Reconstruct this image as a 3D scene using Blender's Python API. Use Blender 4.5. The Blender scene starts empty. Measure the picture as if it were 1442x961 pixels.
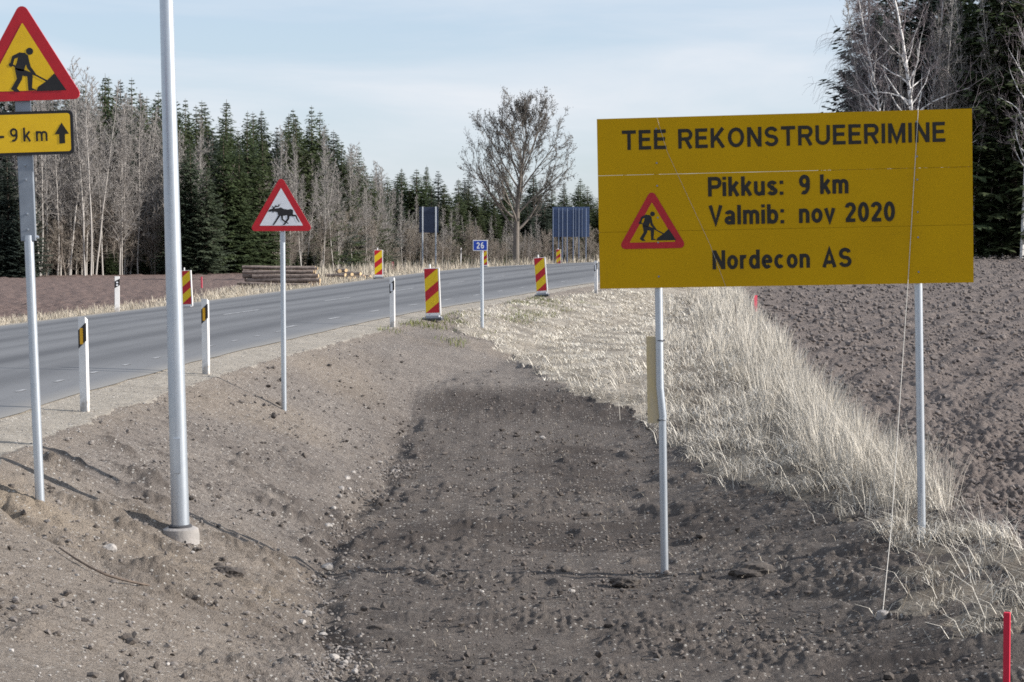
import bpy, bmesh, math, random
import numpy as np
from mathutils import Vector, Matrix
from mathutils.geometry import tessellate_polygon

# ------------------------------------------------------------------ camera, world, sun
S = bpy.context.scene
C = S.collection
R = math.radians
FPX = 3000.0                      # focal length in pixels of the 1442 px wide photograph
EYE = 1.9                         # eye height over the carriageway
PITCH = math.atan((480.5 - 324.0) / FPX)
cam = bpy.data.cameras.new('camera')
cam.sensor_width = 36.0
cam.lens = FPX / 1442.0 * 36.0
cam.clip_start = 0.1
cam.clip_end = 9000
camo = bpy.data.objects.new('camera', cam)
camo.location = (0, 0, EYE)
camo.rotation_euler = (math.pi / 2 - PITCH, 0, 0)
C.objects.link(camo)
S.camera = camo

SUN_EL, SUN_AZ = R(25.0), R(95.0)
W = bpy.data.worlds.new('World')
S.world = W
W.use_nodes = True
nt = W.node_tree
bg = nt.nodes['Background']
sky = nt.nodes.new('ShaderNodeTexSky')
sky.sky_type = 'NISHITA'
sky.sun_disc = False
sky.sun_elevation = SUN_EL
sky.sun_rotation = SUN_AZ
sky.altitude = 50
sky.air_density = 1.0
sky.dust_density = 0.3
sky.ozone_density = 2.0
SKY_STRENGTH = 0.10
# a thin veil of cirrus over the whole sky
tc = nt.nodes.new('ShaderNodeTexCoord')
mp = nt.nodes.new('ShaderNodeMapping')
mp.inputs['Scale'].default_value = (2.4, 2.4, 13.0)
nz = nt.nodes.new('ShaderNodeTexNoise')
nz.inputs['Scale'].default_value = 1.6
nz.inputs['Detail'].default_value = 7
nz.inputs['Roughness'].default_value = 0.55
nz.inputs['Distortion'].default_value = 0.4
rp = nt.nodes.new('ShaderNodeMapRange')
rp.inputs[1].default_value = 0.35
rp.inputs[2].default_value = 0.75
rp.inputs[3].default_value = 0.6
rp.inputs[4].default_value = 0.95
mx = nt.nodes.new('ShaderNodeMix')
mx.data_type = 'RGBA'
mx.inputs[7].default_value = (4.60, 5.12, 6.05, 1)
cl = nt.nodes.new('ShaderNodeMix'); cl.data_type = 'RGBA'
cl.inputs[6].default_value = (3.9, 4.65, 5.85, 1); cl.inputs[7].default_value = (5.5, 5.75, 6.25, 1)
cr_ = nt.nodes.new('ShaderNodeMapRange'); cr_.inputs[1].default_value = 0.38; cr_.inputs[2].default_value = 0.68
L_ = nt.links.new
L_(nz.outputs[0], cr_.inputs[0]); L_(cr_.outputs[0], cl.inputs[0]); L_(cl.outputs[2], mx.inputs[7])
L_(tc.outputs['Generated'], mp.inputs['Vector'])
L_(mp.outputs[0], nz.inputs['Vector'])
L_(nz.outputs[0], rp.inputs[0])
L_(rp.outputs[0], mx.inputs[0])
L_(sky.outputs[0], mx.inputs[6])
L_(mx.outputs[2], bg.inputs['Color'])
bg.inputs['Strength'].default_value = SKY_STRENGTH

SUN_DIR = Vector((math.sin(SUN_AZ) * math.cos(SUN_EL), math.cos(SUN_AZ) * math.cos(SUN_EL), math.sin(SUN_EL)))
sl = bpy.data.lights.new('sun', 'SUN')
sl.energy = 5.0
sl.angle = R(0.53)
sl.color = (1.0, 0.95, 0.885)
so = bpy.data.objects.new('sun', sl)
so.rotation_euler = (-SUN_DIR).to_track_quat('-Z', 'Y').to_euler()
so.location = (60, 10, 40)
C.objects.link(so)

S.render.engine = 'CYCLES'
S.view_settings.view_transform = 'Standard'
S.view_settings.look = 'None'
S.view_settings.exposure = 0.58
S.view_settings.gamma = 1.0
S.cycles.use_denoising = False
S.cycles.max_bounces = 5
S.cycles.transparent_max_bounces = 8
S.cycles.pixel_filter_type = 'BLACKMAN_HARRIS'
S.cycles.filter_width = 1.7

rng = np.random.default_rng(26)
random.seed(26)

# ------------------------------------------------------------------ object helpers
def link(o, parent=None):
    C.objects.link(o)
    if parent is not None:
        o.parent = parent
    return o

def tag(o, label=None, cat=None, group=None, kind=None):
    for k, v in (('label', label), ('category', cat), ('group', group), ('kind', kind)):
        if v:
            o[k] = v
    return o

def thing(name, label, cat, loc, rz=0.0, lean_x=0.0, lean_y=0.0, group=None):
    o = bpy.data.objects.new(name, None)
    o.empty_display_size = 0.2
    o.location = loc
    o.rotation_euler = (lean_x, lean_y, rz)
    link(o)
    return tag(o, label, cat, group)

def np_mesh(name, V, tris=None, quads=None, mats=(), smooth=False, fmat=None):
    """a mesh straight from numpy arrays"""
    me = bpy.data.meshes.new(name)
    V = np.asarray(V, dtype=np.float32).reshape(-1, 3)
    nt_ = 0 if tris is None else len(tris)
    nq = 0 if quads is None else len(quads)
    loops = []
    if nt_: loops.append(np.asarray(tris, dtype=np.int32).ravel())
    if nq: loops.append(np.asarray(quads, dtype=np.int32).ravel())
    loops = np.concatenate(loops)
    starts = np.concatenate([np.arange(nt_) * 3, nt_ * 3 + np.arange(nq) * 4]).astype(np.int32)
    me.vertices.add(len(V)); me.vertices.foreach_set('co', V.ravel())
    me.loops.add(len(loops)); me.loops.foreach_set('vertex_index', loops)
    me.polygons.add(nt_ + nq); me.polygons.foreach_set('loop_start', starts)
    if fmat is not None: me.polygons.foreach_set('material_index', np.asarray(fmat, dtype=np.int32))
    me.polygons.foreach_set('use_smooth', np.full(nt_ + nq, smooth, dtype=bool))
    for m in mats: me.materials.append(m)
    me.update(calc_edges=True)
    return me

def add_attr(me, name, arr):
    a = me.attributes.new(name, 'FLOAT', 'POINT')
    a.data.foreach_set('value', np.asarray(arr, dtype=np.float32))

class MB:
    """collects simple shapes and links them as one mesh object"""
    def __init__(s): s.v = []; s.f = []
    def quad(s, a, b, c, d): s.poly([a, b, c, d])
    def poly(s, pts):
        n = len(s.v); s.v += [tuple(p) for p in pts]; s.f.append(tuple(range(n, n + len(pts))))
    def flat(s, pts2, y, facing=-1):
        """filled (possibly concave) outline in the local XZ plane"""
        tri = tessellate_polygon([[Vector((p[0], p[1], 0)) for p in pts2]])
        n = len(s.v); s.v += [(p[0], y, p[1]) for p in pts2]
        for t in tri:
            a, b, c = [Vector(pts2[i]) for i in t]
            cr = (b.x - a.x) * (c.y - a.y) - (b.y - a.y) * (c.x - a.x)
            t = t if cr > 0 else (t[0], t[2], t[1])
            s.f.append(tuple(n + i for i in t))
    def slab(s, pts2, y0, y1):
        """outline in XZ given thickness from y0 (front) to y1 (back)"""
        s.flat(pts2, y0); k = len(s.f)
        s.flat(pts2, y1)
        s.f[k:] = [f[::-1] for f in s.f[k:]] if False else s.f[k:]
        n = len(s.v); m = len(pts2)
        s.v += [(p[0], y0, p[1]) for p in pts2] + [(p[0], y1, p[1]) for p in pts2]
        for i in range(m):
            j = (i + 1) % m
            s.f.append((n + i, n + j, n + m + j, n + m + i))
    def box(s, x0, x1, y0, y1, z0, z1):
        n = len(s.v)
        s.v += [(x, y, z) for z in (z0, z1) for y in (y0, y1) for x in (x0, x1)]
        for f in ((0, 1, 5, 4), (3, 2, 6, 7), (2, 0, 4, 6), (1, 3, 7, 5), (4, 5, 7, 6), (2, 3, 1, 0)):
            s.f.append(tuple(n + i for i in f))
    def tube(s, pts, rads, n=10, cap=True):
        pts = [Vector(p) for p in pts]
        if not hasattr(rads, '__len__'): rads = [rads] * len(pts)
        base = len(s.v); up = None
        for i, p in enumerate(pts):
            d = (pts[min(i + 1, len(pts) - 1)] - pts[max(i - 1, 0)]).normalized()
            if up is None:
                up = d.orthogonal().normalized()
            a = (up - d * up.dot(d)).normalized(); b = d.cross(a); up = a
            for k in range(n):
                t = 2 * math.pi * k / n
                s.v.append(tuple(p + (a * math.cos(t) + b * math.sin(t)) * rads[i]))
        for i in range(len(pts) - 1):
            for k in range(n):
                k2 = (k + 1) % n
                s.f.append((base + i * n + k, base + i * n + k2, base + (i + 1) * n + k2, base + (i + 1) * n + k))
        if cap:
            s.f.append(tuple(base + k for k in reversed(range(n))))
            s.f.append(tuple(base + (len(pts) - 1) * n + k for k in range(n)))
    def lathe(s, prof, n=20, cx=0, cy=0):
        base = len(s.v)
        for r, z in prof:
            for k in range(n):
                t = 2 * math.pi * k / n
                s.v.append((cx + r * math.cos(t), cy + r * math.sin(t), z))
        for i in range(len(prof) - 1):
            for k in range(n):
                k2 = (k + 1) % n
                s.f.append((base + i * n + k, base + i * n + k2, base + (i + 1) * n + k2, base + (i + 1) * n + k))
        s.f.append(tuple(base + (len(prof) - 1) * n + k for k in range(n)))
    def mesh(s, name, mat, smooth=False, bevel=0.0):
        me = bpy.data.meshes.new(name)
        me.from_pydata(s.v, [], s.f)
        if bevel:
            bm = bmesh.new(); bm.from_mesh(me)
            bmesh.ops.remove_doubles(bm, verts=bm.verts, dist=1e-5)
            bmesh.ops.bevel(bm, geom=bm.edges, offset=bevel, segments=2, affect='EDGES', profile=0.6)
            bm.to_mesh(me); bm.free()
        me.materials.append(mat)
        if smooth:
            me.polygons.foreach_set('use_smooth', [True] * len(me.polygons))
            try: me.set_sharp_from_angle(angle=R(50))
            except Exception: pass
        me.update()
        return me
    def build(s, name, mat, parent=None, smooth=False, bevel=0.0, loc=None):
        o = bpy.data.objects.new(name, s.mesh(name, mat, smooth, bevel))
        if loc is not None: o.location = loc
        return link(o, parent)

def copy_tree(o, parent=None):
    c = o.copy(); link(c, parent)
    for ch in list(o.children): copy_tree(ch, c)
    return c

# ------------------------------------------------------------------ materials
def new_mat(name):
    m = bpy.data.materials.new(name); m.use_nodes = True
    return m, m.node_tree, m.node_tree.nodes['Principled BSDF']

def nnode(t, typ, **kw):
    n = t.nodes.new(typ)
    for k, v in kw.items():
        if k.startswith('i_'):
            key = k[2:]
            n.inputs[int(key) if key.isdigit() else key.replace('_', ' ')].default_value = v
        else: setattr(n, k, v)
    return n

def mixc(t, fac, a, b):
    n = nnode(t, 'ShaderNodeMix', data_type='RGBA')
    for sock, val in ((n.inputs[0], fac), (n.inputs[6], a), (n.inputs[7], b)):
        if isinstance(val, bpy.types.NodeSocket): t.links.new(val, sock)
        elif isinstance(val, (int, float)): sock.default_value = val
        else: sock.default_value = (*val, 1)
    return n.outputs[2]

def ramp(t, src, lo, hi, a=0.0, b=1.0):
    n = nnode(t, 'ShaderNodeMapRange')
    t.links.new(src, n.inputs[0])
    n.inputs[1].default_value = lo; n.inputs[2].default_value = hi
    n.inputs[3].default_value = a; n.inputs[4].default_value = b
    return n.outputs[0]

def noise(t, scale, detail=4, rough=0.55, vec=None, stretch=None):
    n = nnode(t, 'ShaderNodeTexNoise')
    n.inputs['Scale'].default_value = scale; n.inputs['Detail'].default_value = detail
    n.inputs['Roughness'].default_value = rough
    co = nnode(t, 'ShaderNodeTexCoord')
    src = co.outputs['Object']
    if stretch:
        mpn = nnode(t, 'ShaderNodeMapping'); mpn.inputs['Scale'].default_value = stretch
        t.links.new(src, mpn.inputs[0]); src = mpn.outputs[0]
    t.links.new(src, n.inputs['Vector'])
    return n.outputs[0]

def bump(t, b, src, strength, dist):
    n = nnode(t, 'ShaderNodeBump'); n.inputs['Strength'].default_value = strength; n.inputs['Distance'].default_value = dist
    t.links.new(src, n.inputs['Height']); t.links.new(n.outputs[0], b.inputs['Normal'])

def simple(name, c1, c2=None, scale=8, rough=0.6, metal=0.0, bmp=0.0, bscale=None, spec=0.4, stretch=None):
    m, t, b = new_mat(name)
    c2 = c2 or tuple(x * 0.8 for x in c1)
    f = ramp(t, noise(t, scale, 5, stretch=stretch), 0.3, 0.7)
    t.links.new(mixc(t, f, c1, c2), b.inputs['Base Color'])
    b.inputs['Roughness'].default_value = rough
    b.inputs['Metallic'].default_value = metal
    b.inputs['Specular IOR Level'].default_value = spec
    if bmp: bump(t, b, noise(t, bscale or scale * 4, 5, stretch=stretch), bmp, 0.01)
    return m

M = {}
def galvanised():
    m, t, b = new_mat('galvanised_steel')
    v = nnode(t, 'ShaderNodeTexVoronoi'); v.inputs['Scale'].default_value = 28
    co = nnode(t, 'ShaderNodeTexCoord'); t.links.new(co.outputs['Object'], v.inputs['Vector'])
    n = noise(t, 7, 5, stretch=(1, 1, 0.25))
    f = ramp(t, n, 0.3, 0.7)
    c = mixc(t, f, (0.56, 0.60, 0.65), (0.47, 0.51, 0.56))
    g = nnode(t, 'ShaderNodeSeparateColor'); t.links.new(v.outputs['Color'], g.inputs[0])
    c = mixc(t, ramp(t, g.outputs[0], 0, 1, 0, 0.22), c, (0.66, 0.69, 0.72))
    t.links.new(c, b.inputs['Base Color'])
    b.inputs['Metallic'].default_value = 0.75
    b.inputs['Roughness'].default_value = 0.40
    bump(t, b, n, 0.06, 0.003)
    return m
M['zinc'] = galvanised()
M['grey_plate'] = simple('weathered_grey_sheet', (0.30, 0.33, 0.37), (0.22, 0.245, 0.28), 9, 0.5, 0.4)
M['sign_back'] = simple('blue_grey_sign_back', (0.062, 0.078, 0.125), (0.046, 0.058, 0.095), 3, 0.6, 0.1)
M['back_blue'] = simple('pale_blue_sign_back', (0.075, 0.115, 0.22), (0.06, 0.095, 0.19), 1.5, 0.6, 0.1)
M['blue_post'] = simple('pale_blue_post', (0.15, 0.19, 0.27), (0.11, 0.145, 0.22), 4, 0.6, 0.1)
M['white'] = simple('white_plastic', (0.80, 0.79, 0.78), (0.68, 0.66, 0.64), 6, 0.45)
M['white_sheet'] = simple('white_reflective_sheet', (0.78, 0.79, 0.82), (0.72, 0.73, 0.77), 14, 0.4)
M['black'] = simple('black_film', (0.012, 0.011, 0.013), (0.02, 0.018, 0.018), 20, 0.5)
M['letter'] = simple('black_lettering_film', (0.014, 0.011, 0.008), (0.022, 0.018, 0.012), 20, 0.5)
M['red'] = simple('red_reflective_sheet', (0.52, 0.012, 0.022), (0.44, 0.010, 0.02), 12, 0.4)
M['yellow_sheet'] = simple('yellow_reflective_sheet', (0.86, 0.53, 0.008), (0.78, 0.47, 0.008), 10, 0.4)
M['stripe_yellow'] = simple('yellow_stripe_sheet', (0.80, 0.55, 0.008), (0.72, 0.48, 0.008), 10, 0.4)
M['orange_ref'] = simple('amber_reflector', (0.80, 0.42, 0.01), (0.70, 0.36, 0.01), 30, 0.25)
M['blue'] = simple('blue_reflective_sheet', (0.010, 0.060, 0.42), (0.012, 0.05, 0.36), 10, 0.4)
M['rubber'] = simple('dark_rubber', (0.045, 0.045, 0.05), (0.07, 0.07, 0.075), 14, 0.8, 0, 0.3)
M['base_grey'] = simple('grey_base_block', (0.42, 0.43, 0.46), (0.32, 0.33, 0.36), 14, 0.7, 0, 0.2)
M['stake'] = simple('red_painted_wood', (0.62, 0.02, 0.05), (0.50, 0.015, 0.04), 18, 0.6, 0, 0.2, stretch=(1, 1, 0.2))
M['stake_pink'] = simple('pink_painted_wood', (0.85, 0.12, 0.17), (0.75, 0.09, 0.13), 18, 0.6)
M['concrete'] = simple('concrete', (0.36, 0.33, 0.31), (0.25, 0.235, 0.22), 9, 0.9, 0, 0.5, 40)
M['stone'] = simple('pale_stone', (0.42, 0.385, 0.35), (0.20, 0.185, 0.175), 14, 0.85, 0, 0.4, 60)
M['pebble'] = simple('small_pale_pebbles', (0.47, 0.44, 0.41), (0.18, 0.165, 0.155), 3, 0.85)
M['rubble'] = simple('ditch_rubble', (0.27, 0.245, 0.226), (0.10, 0.088, 0.08), 5, 0.9)
M['clod'] = simple('dark_soil_clods', (0.110, 0.093, 0.081), (0.062, 0.053, 0.047), 5, 0.95, 0, 0.6, 80)
M['field_clod'] = simple('field_soil_clods', (0.183, 0.158, 0.145), (0.112, 0.095, 0.088), 2, 0.95)
M['crumb'] = simple('soil_crumbs', (0.215, 0.192, 0.174), (0.12, 0.104, 0.095), 2, 0.95)
M['floor_crumb'] = simple('floor_crumbs', (0.150, 0.128, 0.113), (0.080, 0.067, 0.060), 2, 0.95)
M['cord'] = simple('pale_cord', (0.60, 0.57, 0.52), (0.48, 0.45, 0.40), 60, 0.8)
M['plywood'] = simple('weathered_plywood', (0.64, 0.50, 0.26), (0.56, 0.47, 0.34), 5, 0.7, 0, 0.15, 60, stretch=(3, 3, 0.4))
M['bark_log'] = simple('log_bark', (0.30, 0.24, 0.205), (0.13, 0.098, 0.085), 9, 0.95, 0, 0.8, 30)
M['cut_wood'] = simple('fresh_cut_wood', (0.66, 0.50, 0.30), (0.52, 0.36, 0.20), 12, 0.8)
M['stick'] = simple('dry_twig', (0.17, 0.13, 0.10), (0.09, 0.07, 0.06), 20, 0.9)
M['pale_stick'] = simple('pale_dry_stalk', (0.42, 0.36, 0.27), (0.30, 0.25, 0.19), 20, 0.9)

def muddy(mat, top):
    t = mat.node_tree; b = t.nodes['Principled BSDF']
    lk = b.inputs['Base Color'].links[0]; src = lk.from_socket
    co = nnode(t, 'ShaderNodeTexCoord'); sp = nnode(t, 'ShaderNodeSeparateXYZ'); t.links.new(co.outputs['Object'], sp.inputs[0])
    ad = nnode(t, 'ShaderNodeMath', operation='ADD'); t.links.new(sp.outputs[2], ad.inputs[0]); t.links.new(ramp(t, noise(t, 16, 5, .7), .3, .7, -.12, .16), ad.inputs[1])
    t.links.new(mixc(t, ramp(t, ad.outputs[0], 0.0, top, .8, 0.0), src, (0.30, 0.26, 0.22)), b.inputs['Base Color'])
muddy(M['white'], .22)
def board_paint():
    m, t, b = new_mat('yellow_painted_board')
    f = ramp(t, noise(t, 1.3, 5), 0.3, 0.7)
    c = mixc(t, f, (0.60, 0.345, 0.003), (0.54, 0.305, 0.003))
    g = ramp(t, noise(t, 26, 6, 0.65), 0.62, 0.80, 0, 0.45)
    c = mixc(t, g, c, (0.30, 0.165, 0.008))
    s = ramp(t, noise(t, 4, 6, 0.6, stretch=(6, 6, 0.5)), 0.60, 0.85, 0, 0.35)
    c = mixc(t, s, c, (0.34, 0.19, 0.01))
    t.links.new(c, b.inputs['Base Color'])
    b.inputs['Roughness'].default_value = 0.6
    b.inputs['Specular IOR Level'].default_value = 0.12
    bump(t, b, noise(t, 2.2, 3), 0.12, 0.02)
    return m
M['board'] = board_paint()

def attr(t, name):
    n = nnode(t, 'ShaderNodeAttribute'); n.attribute_name = name
    return n.outputs['Fac']

def soil(name, base, alt, dark, speck=0.5, use=True, speck_c=(0.50, 0.47, 0.43), bs=0.8, tan=(0.37, 0.30, 0.225), fine=60):
    m, t, b = new_mat(name)
    f = ramp(t, noise(t, 1.1, 6, 0.6), 0.35, 0.65)
    c = mixc(t, f, base, alt)
    f2 = ramp(t, noise(t, 9, 6, 0.65), 0.36, 0.66)
    c = mixc(t, ramp(t, noise(t, 13, 7, 0.75), 0.50, 0.60, 0.0, 0.62), c, dark)
    if use:
        c = mixc(t, attr(t, 'damp_dark'), c, dark)
        c = mixc(t, attr(t, 'sand'), c, tan)
    c = mixc(t, ramp(t, noise(t, fine, 4, 0.7), 0.54, 0.62, 0.0, 0.75), c, dark)
    if speck:
        v = nnode(t, 'ShaderNodeTexVoronoi'); v.inputs['Scale'].default_value = 26
        co = nnode(t, 'ShaderNodeTexCoord'); t.links.new(co.outputs['Object'], v.inputs['Vector'])
        sp = nnode(t, 'ShaderNodeSeparateColor'); t.links.new(v.outputs['Color'], sp.inputs[0])
        mm = nnode(t, 'ShaderNodeMath', operation='MULTIPLY')
        t.links.new(ramp(t, v.outputs['Distance'], 0.20, 0.34, 1, 0), mm.inputs[0])
        t.links.new(ramp(t, sp.outputs[0], 1 - 0.22 * speck, 1 - 0.22 * speck + 0.03), mm.inputs[1])
        c = mixc(t, mm.outputs[0], c, speck_c)
    t.links.new(c, b.inputs['Base Color'])
    b.inputs['Roughness'].default_value = 0.95
    b.inputs['Specular IOR Level'].default_value = 0.15
    ad = nnode(t, 'ShaderNodeMath', operation='ADD')
    t.links.new(noise(t, 22, 6, 0.7), ad.inputs[0])
    t.links.new(noise(t, 70, 3, 0.7), ad.inputs[1])
    bump(t, b, ad.outputs[0], bs, 0.035)
    return m
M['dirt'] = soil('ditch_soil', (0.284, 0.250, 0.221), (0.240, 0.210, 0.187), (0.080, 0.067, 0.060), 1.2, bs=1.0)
M['ploughed'] = soil('ploughed_soil', (0.202, 0.169, 0.150), (0.162, 0.136, 0.122), (0.070, 0.055, 0.052), 0.0, use=False, fine=30)
M['ploughed_far'] = soil('reddish_ploughed_soil', (0.20, 0.145, 0.125), (0.165, 0.118, 0.104), (0.085, 0.062, 0.055), 0.0, use=False, fine=12)
M['gravel'] = soil('shoulder_gravel', (0.39, 0.35, 0.295), (0.31, 0.277, 0.232), (0.17, 0.15, 0.127), 1.2, use=False, speck_c=(0.58, 0.55, 0.50), bs=0.5, fine=80)
M['thatch'] = soil('dead_grass_thatch', (0.47, 0.425, 0.36), (0.33, 0.29, 0.238), (0.10, 0.083, 0.066), 0.0)

def blades_mat(name, c1, c2, c3):
    m, t, b = new_mat(name)
    a = attr(t, 'shade')
    c = mixc(t, ramp(t, a, 0.0, 0.55), c1, c2)
    c = mixc(t, ramp(t, a, 0.78, 1.0), c, c3)
    t.links.new(c, b.inputs['Base Color'])
    b.inputs['Roughness'].default_value = 0.8
    b.inputs['Specular IOR Level'].default_value = 0.2
    return m
M['straw'] = blades_mat('dry_straw', (0.50, 0.455, 0.38), (0.72, 0.675, 0.59), (0.24, 0.195, 0.14))
M['straw_tall'] = blades_mat('tall_straw', (0.37, 0.336, 0.284), (0.58, 0.537, 0.468), (0.82, 0.775, 0.70))
M['straw_left'] = blades_mat('tawny_straw', (0.36, 0.31, 0.24), (0.50, 0.445, 0.36), (0.18, 0.147, 0.105))
M['green'] = blades_mat('new_green_grass', (0.10, 0.13, 0.04), (0.16, 0.17, 0.06), (0.22, 0.19, 0.09))

def asphalt():
    m, t, b = new_mat('worn_asphalt')
    a = attr(t, 'lane')
    f = ramp(t, noise(t, 0.5, 5), 0.3, 0.7)
    c = mixc(t, f, (0.150, 0.150, 0.153), (0.125, 0.125, 0.128))
    c = mixc(t, ramp(t, noise(t, 90, 3, 0.7), 0.45, 0.75, 0, 0.5), c, (0.20, 0.20, 0.205))
    c = mixc(t, a, c, (0.042, 0.042, 0.046))
    c = mixc(t, ramp(t, noise(t, 1.4, 6, 0.7, stretch=(3, 0.12, 1)), 0.52, 0.70, 0, 0.4), c, (0.085, 0.085, 0.088))
    c = mixc(t, attr(t, 'dust'), c, (0.27, 0.25, 0.22))
    t.links.new(c, b.inputs['Base Color'])
    b.inputs['Roughness'].default_value = 0.72
    b.inputs['Specular IOR Level'].default_value = 0.5
    bump(t, b, noise(t, 120, 2, 0.6), 0.2, 0.004)
    return m
M['asphalt'] = asphalt()

def road_paint():
    m, t, b = new_mat('worn_road_paint')
    f = ramp(t, noise(t, 14, 6, 0.7), 0.42, 0.62)
    t.links.new(mixc(t, f, (0.40, 0.40, 0.405), (0.17, 0.17, 0.173)), b.inputs['Base Color'])
    b.inputs['Roughness'].default_value = 0.7
    return m
M['paint'] = road_paint()

def foliage_mat(name, c1, c2, c3):
    m, t, b = new_mat(name)
    oi = nnode(t, 'ShaderNodeObjectInfo')
    c = mixc(t, ramp(t, noise(t, 0.9, 5), 0.35, 0.65), c1, c2)
    c = mixc(t, ramp(t, oi.outputs['Random'], 0, 1, 0, 0.55), c, c3)
    t.links.new(c, b.inputs['Base Color'])
    b.inputs['Roughness'].default_value = 0.75
    b.inputs['Specular IOR Level'].default_value = 0.2
    return m
def translucent(m, k):
    t = m.node_tree; b = t.nodes['Principled BSDF']; o = t.nodes['Material Output']
    tr = nnode(t, 'ShaderNodeBsdfTranslucent'); t.links.new(b.inputs['Base Color'].links[0].from_socket, tr.inputs[0])
    mxs = nnode(t, 'ShaderNodeMixShader'); mxs.inputs[0].default_value = k
    t.links.new(b.outputs[0], mxs.inputs[1]); t.links.new(tr.outputs[0], mxs.inputs[2]); t.links.new(mxs.outputs[0], o.inputs['Surface'])
M['needles'] = foliage_mat('spruce_needles', (0.088, 0.118, 0.050), (0.055, 0.082, 0.042), (0.105, 0.120, 0.060))
M['needles_dark'] = foliage_mat('dark_spruce_needles', (0.072, 0.092, 0.072), (0.052, 0.070, 0.060), (0.084, 0.100, 0.076))
M['needles_pale'] = foliage_mat('pale_spruce_needles', (0.105, 0.135, 0.082), (0.08, 0.105, 0.07), (0.12, 0.14, 0.09))
for k_ in ('needles', 'needles_dark', 'needles_pale'): translucent(M[k_], .35)
M['spruce_bark'] = simple('spruce_bark', (0.13, 0.10, 0.08), (0.08, 0.062, 0.052), 6, 0.95)
M['grey_bark'] = foliage_mat('pale_grey_bark', (0.44, 0.41, 0.375), (0.32, 0.295, 0.27), (0.54, 0.51, 0.475))
M['twigs'] = foliage_mat('grey_brown_twigs', (0.32, 0.302, 0.285), (0.245, 0.23, 0.218), (0.335, 0.305, 0.282))
M['bush_twigs'] = foliage_mat('brown_bush_twigs', (0.29, 0.25, 0.215), (0.22, 0.19, 0.165), (0.25, 0.225, 0.175))
M['lone_bark'] = simple('brown_tree_bark', (0.19, 0.165, 0.142), (0.125, 0.108, 0.092), 5, 0.95)
M['lone_leaf'] = simple('dark_buds', (0.085, 0.076, 0.064), (0.055, 0.05, 0.043), 3, 0.8)
M['birch_twigs'] = simple('fine_birch_twigs', (0.24, 0.205, 0.21), (0.17, 0.145, 0.15), 3, 0.8)
def birch_bark():
    m, t, b = new_mat('white_birch_bark')
    n = ramp(t, noise(t, 2.2, 5, 0.6, stretch=(1, 1, 1.6)), 0.52, 0.62)
    t.links.new(mixc(t, n, (0.72, 0.70, 0.68), (0.10, 0.09, 0.085)), b.inputs['Base Color'])
    b.inputs['Roughness'].default_value = 0.7
    return m
M['birch'] = birch_bark()

# ------------------------------------------------------------------ numpy noise
def perlin(x, y, seed=0):
    xi = np.floor(x).astype(np.int64); yi = np.floor(y).astype(np.int64)
    xf = x - xi; yf = y - yi
    def g(ix, iy):
        h = (ix * 374761393 + iy * 668265263 + seed * 1442695041) & 0xffffffff
        h = ((h ^ (h >> 13)) * 1274126177) & 0xffffffff
        h = (h ^ (h >> 16)) & 0xffff
        return h * (2 * np.pi / 65536.0)
    u = xf * xf * xf * (xf * (xf * 6 - 15) + 10); v = yf * yf * yf * (yf * (yf * 6 - 15) + 10)
    def d(dx, dy):
        a = g(xi + dx, yi + dy)
        return np.cos(a) * (xf - dx) + np.sin(a) * (yf - dy)
    n0 = d(0, 0) + u * (d(1, 0) - d(0, 0)); n1 = d(0, 1) + u * (d(1, 1) - d(0, 1))
    return (n0 + v * (n1 - n0)) * 1.5
def sstep(a, b, x):
    t = np.clip((x - a) / (b - a), 0, 1)
    return t * t * (3 - 2 * t)

# ------------------------------------------------------------------ the lie of the land
_Y = np.arange(-400, 900, 0.5)
def curve(pts, smooth=9):
    ys, xs = zip(*pts)
    v = np.interp(_Y, ys, xs)
    n0 = len(v); k = np.ones(int(smooth / 0.5)) / int(smooth / 0.5)
    pad = len(k)
    for _ in range(2):
        vp = np.concatenate([np.full(pad, 0) + v[0] + (np.arange(-pad, 0)) * (v[1] - v[0]), v, v[-1] + np.arange(1, pad + 1) * (v[-1] - v[-2])])
        v = np.convolve(vp, k, 'same')[pad:-pad]
    return v[:n0]
XR = curve([(-400, -9.0), (-50, -5.6), (0, -5.3), (21, -5.17), (25, -5.0), (31, -4.5), (40, -3.45), (47, -2.55), (52, -1.65), (60, -0.05), (66, 0.9),
            (76, 2.9), (90, 6.0), (108, 10.5), (125, 15.5), (160, 28), (220, 53), (300, 91), (900, 460)], 6)
XL = curve([(-400, -17.5), (-50, -13.6), (0, -13.0), (20, -12.4), (42, -10.07), (53, -8.5), (75, -6.0), (89, -4.6), (102, -2.8), (112, -0.5),
            (124, 4.3), (140, 11.5), (160, 20), (220, 45), (300, 83), (900, 452)], 6)
XF = curve([(-400, 9), (0, 5.4), (13, 4.7), (17.4, 4.22), (19.1, 4.03), (20.9, 3.96), (23.7, 4.04), (28.2, 4.33), (34.8, 4.76), (46.2, 5.61), (72.8, 7.74), (85.7, 8.9),
            (100, 12.5), (125, 21), (160, 33), (220, 58), (300, 96), (900, 465)], 4)
def tab(T, y): return np.interp(y, _Y, T)
CR = 1 / np.sqrt(1 + np.gradient(XR, _Y) ** 2); CL = 1 / np.sqrt(1 + np.gradient(XL, _Y) ** 2)

def lat(x, y):
    return (x - tab(XR, y)) * tab(CR, y), (tab(XL, y) - x) * tab(CL, y)

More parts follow.
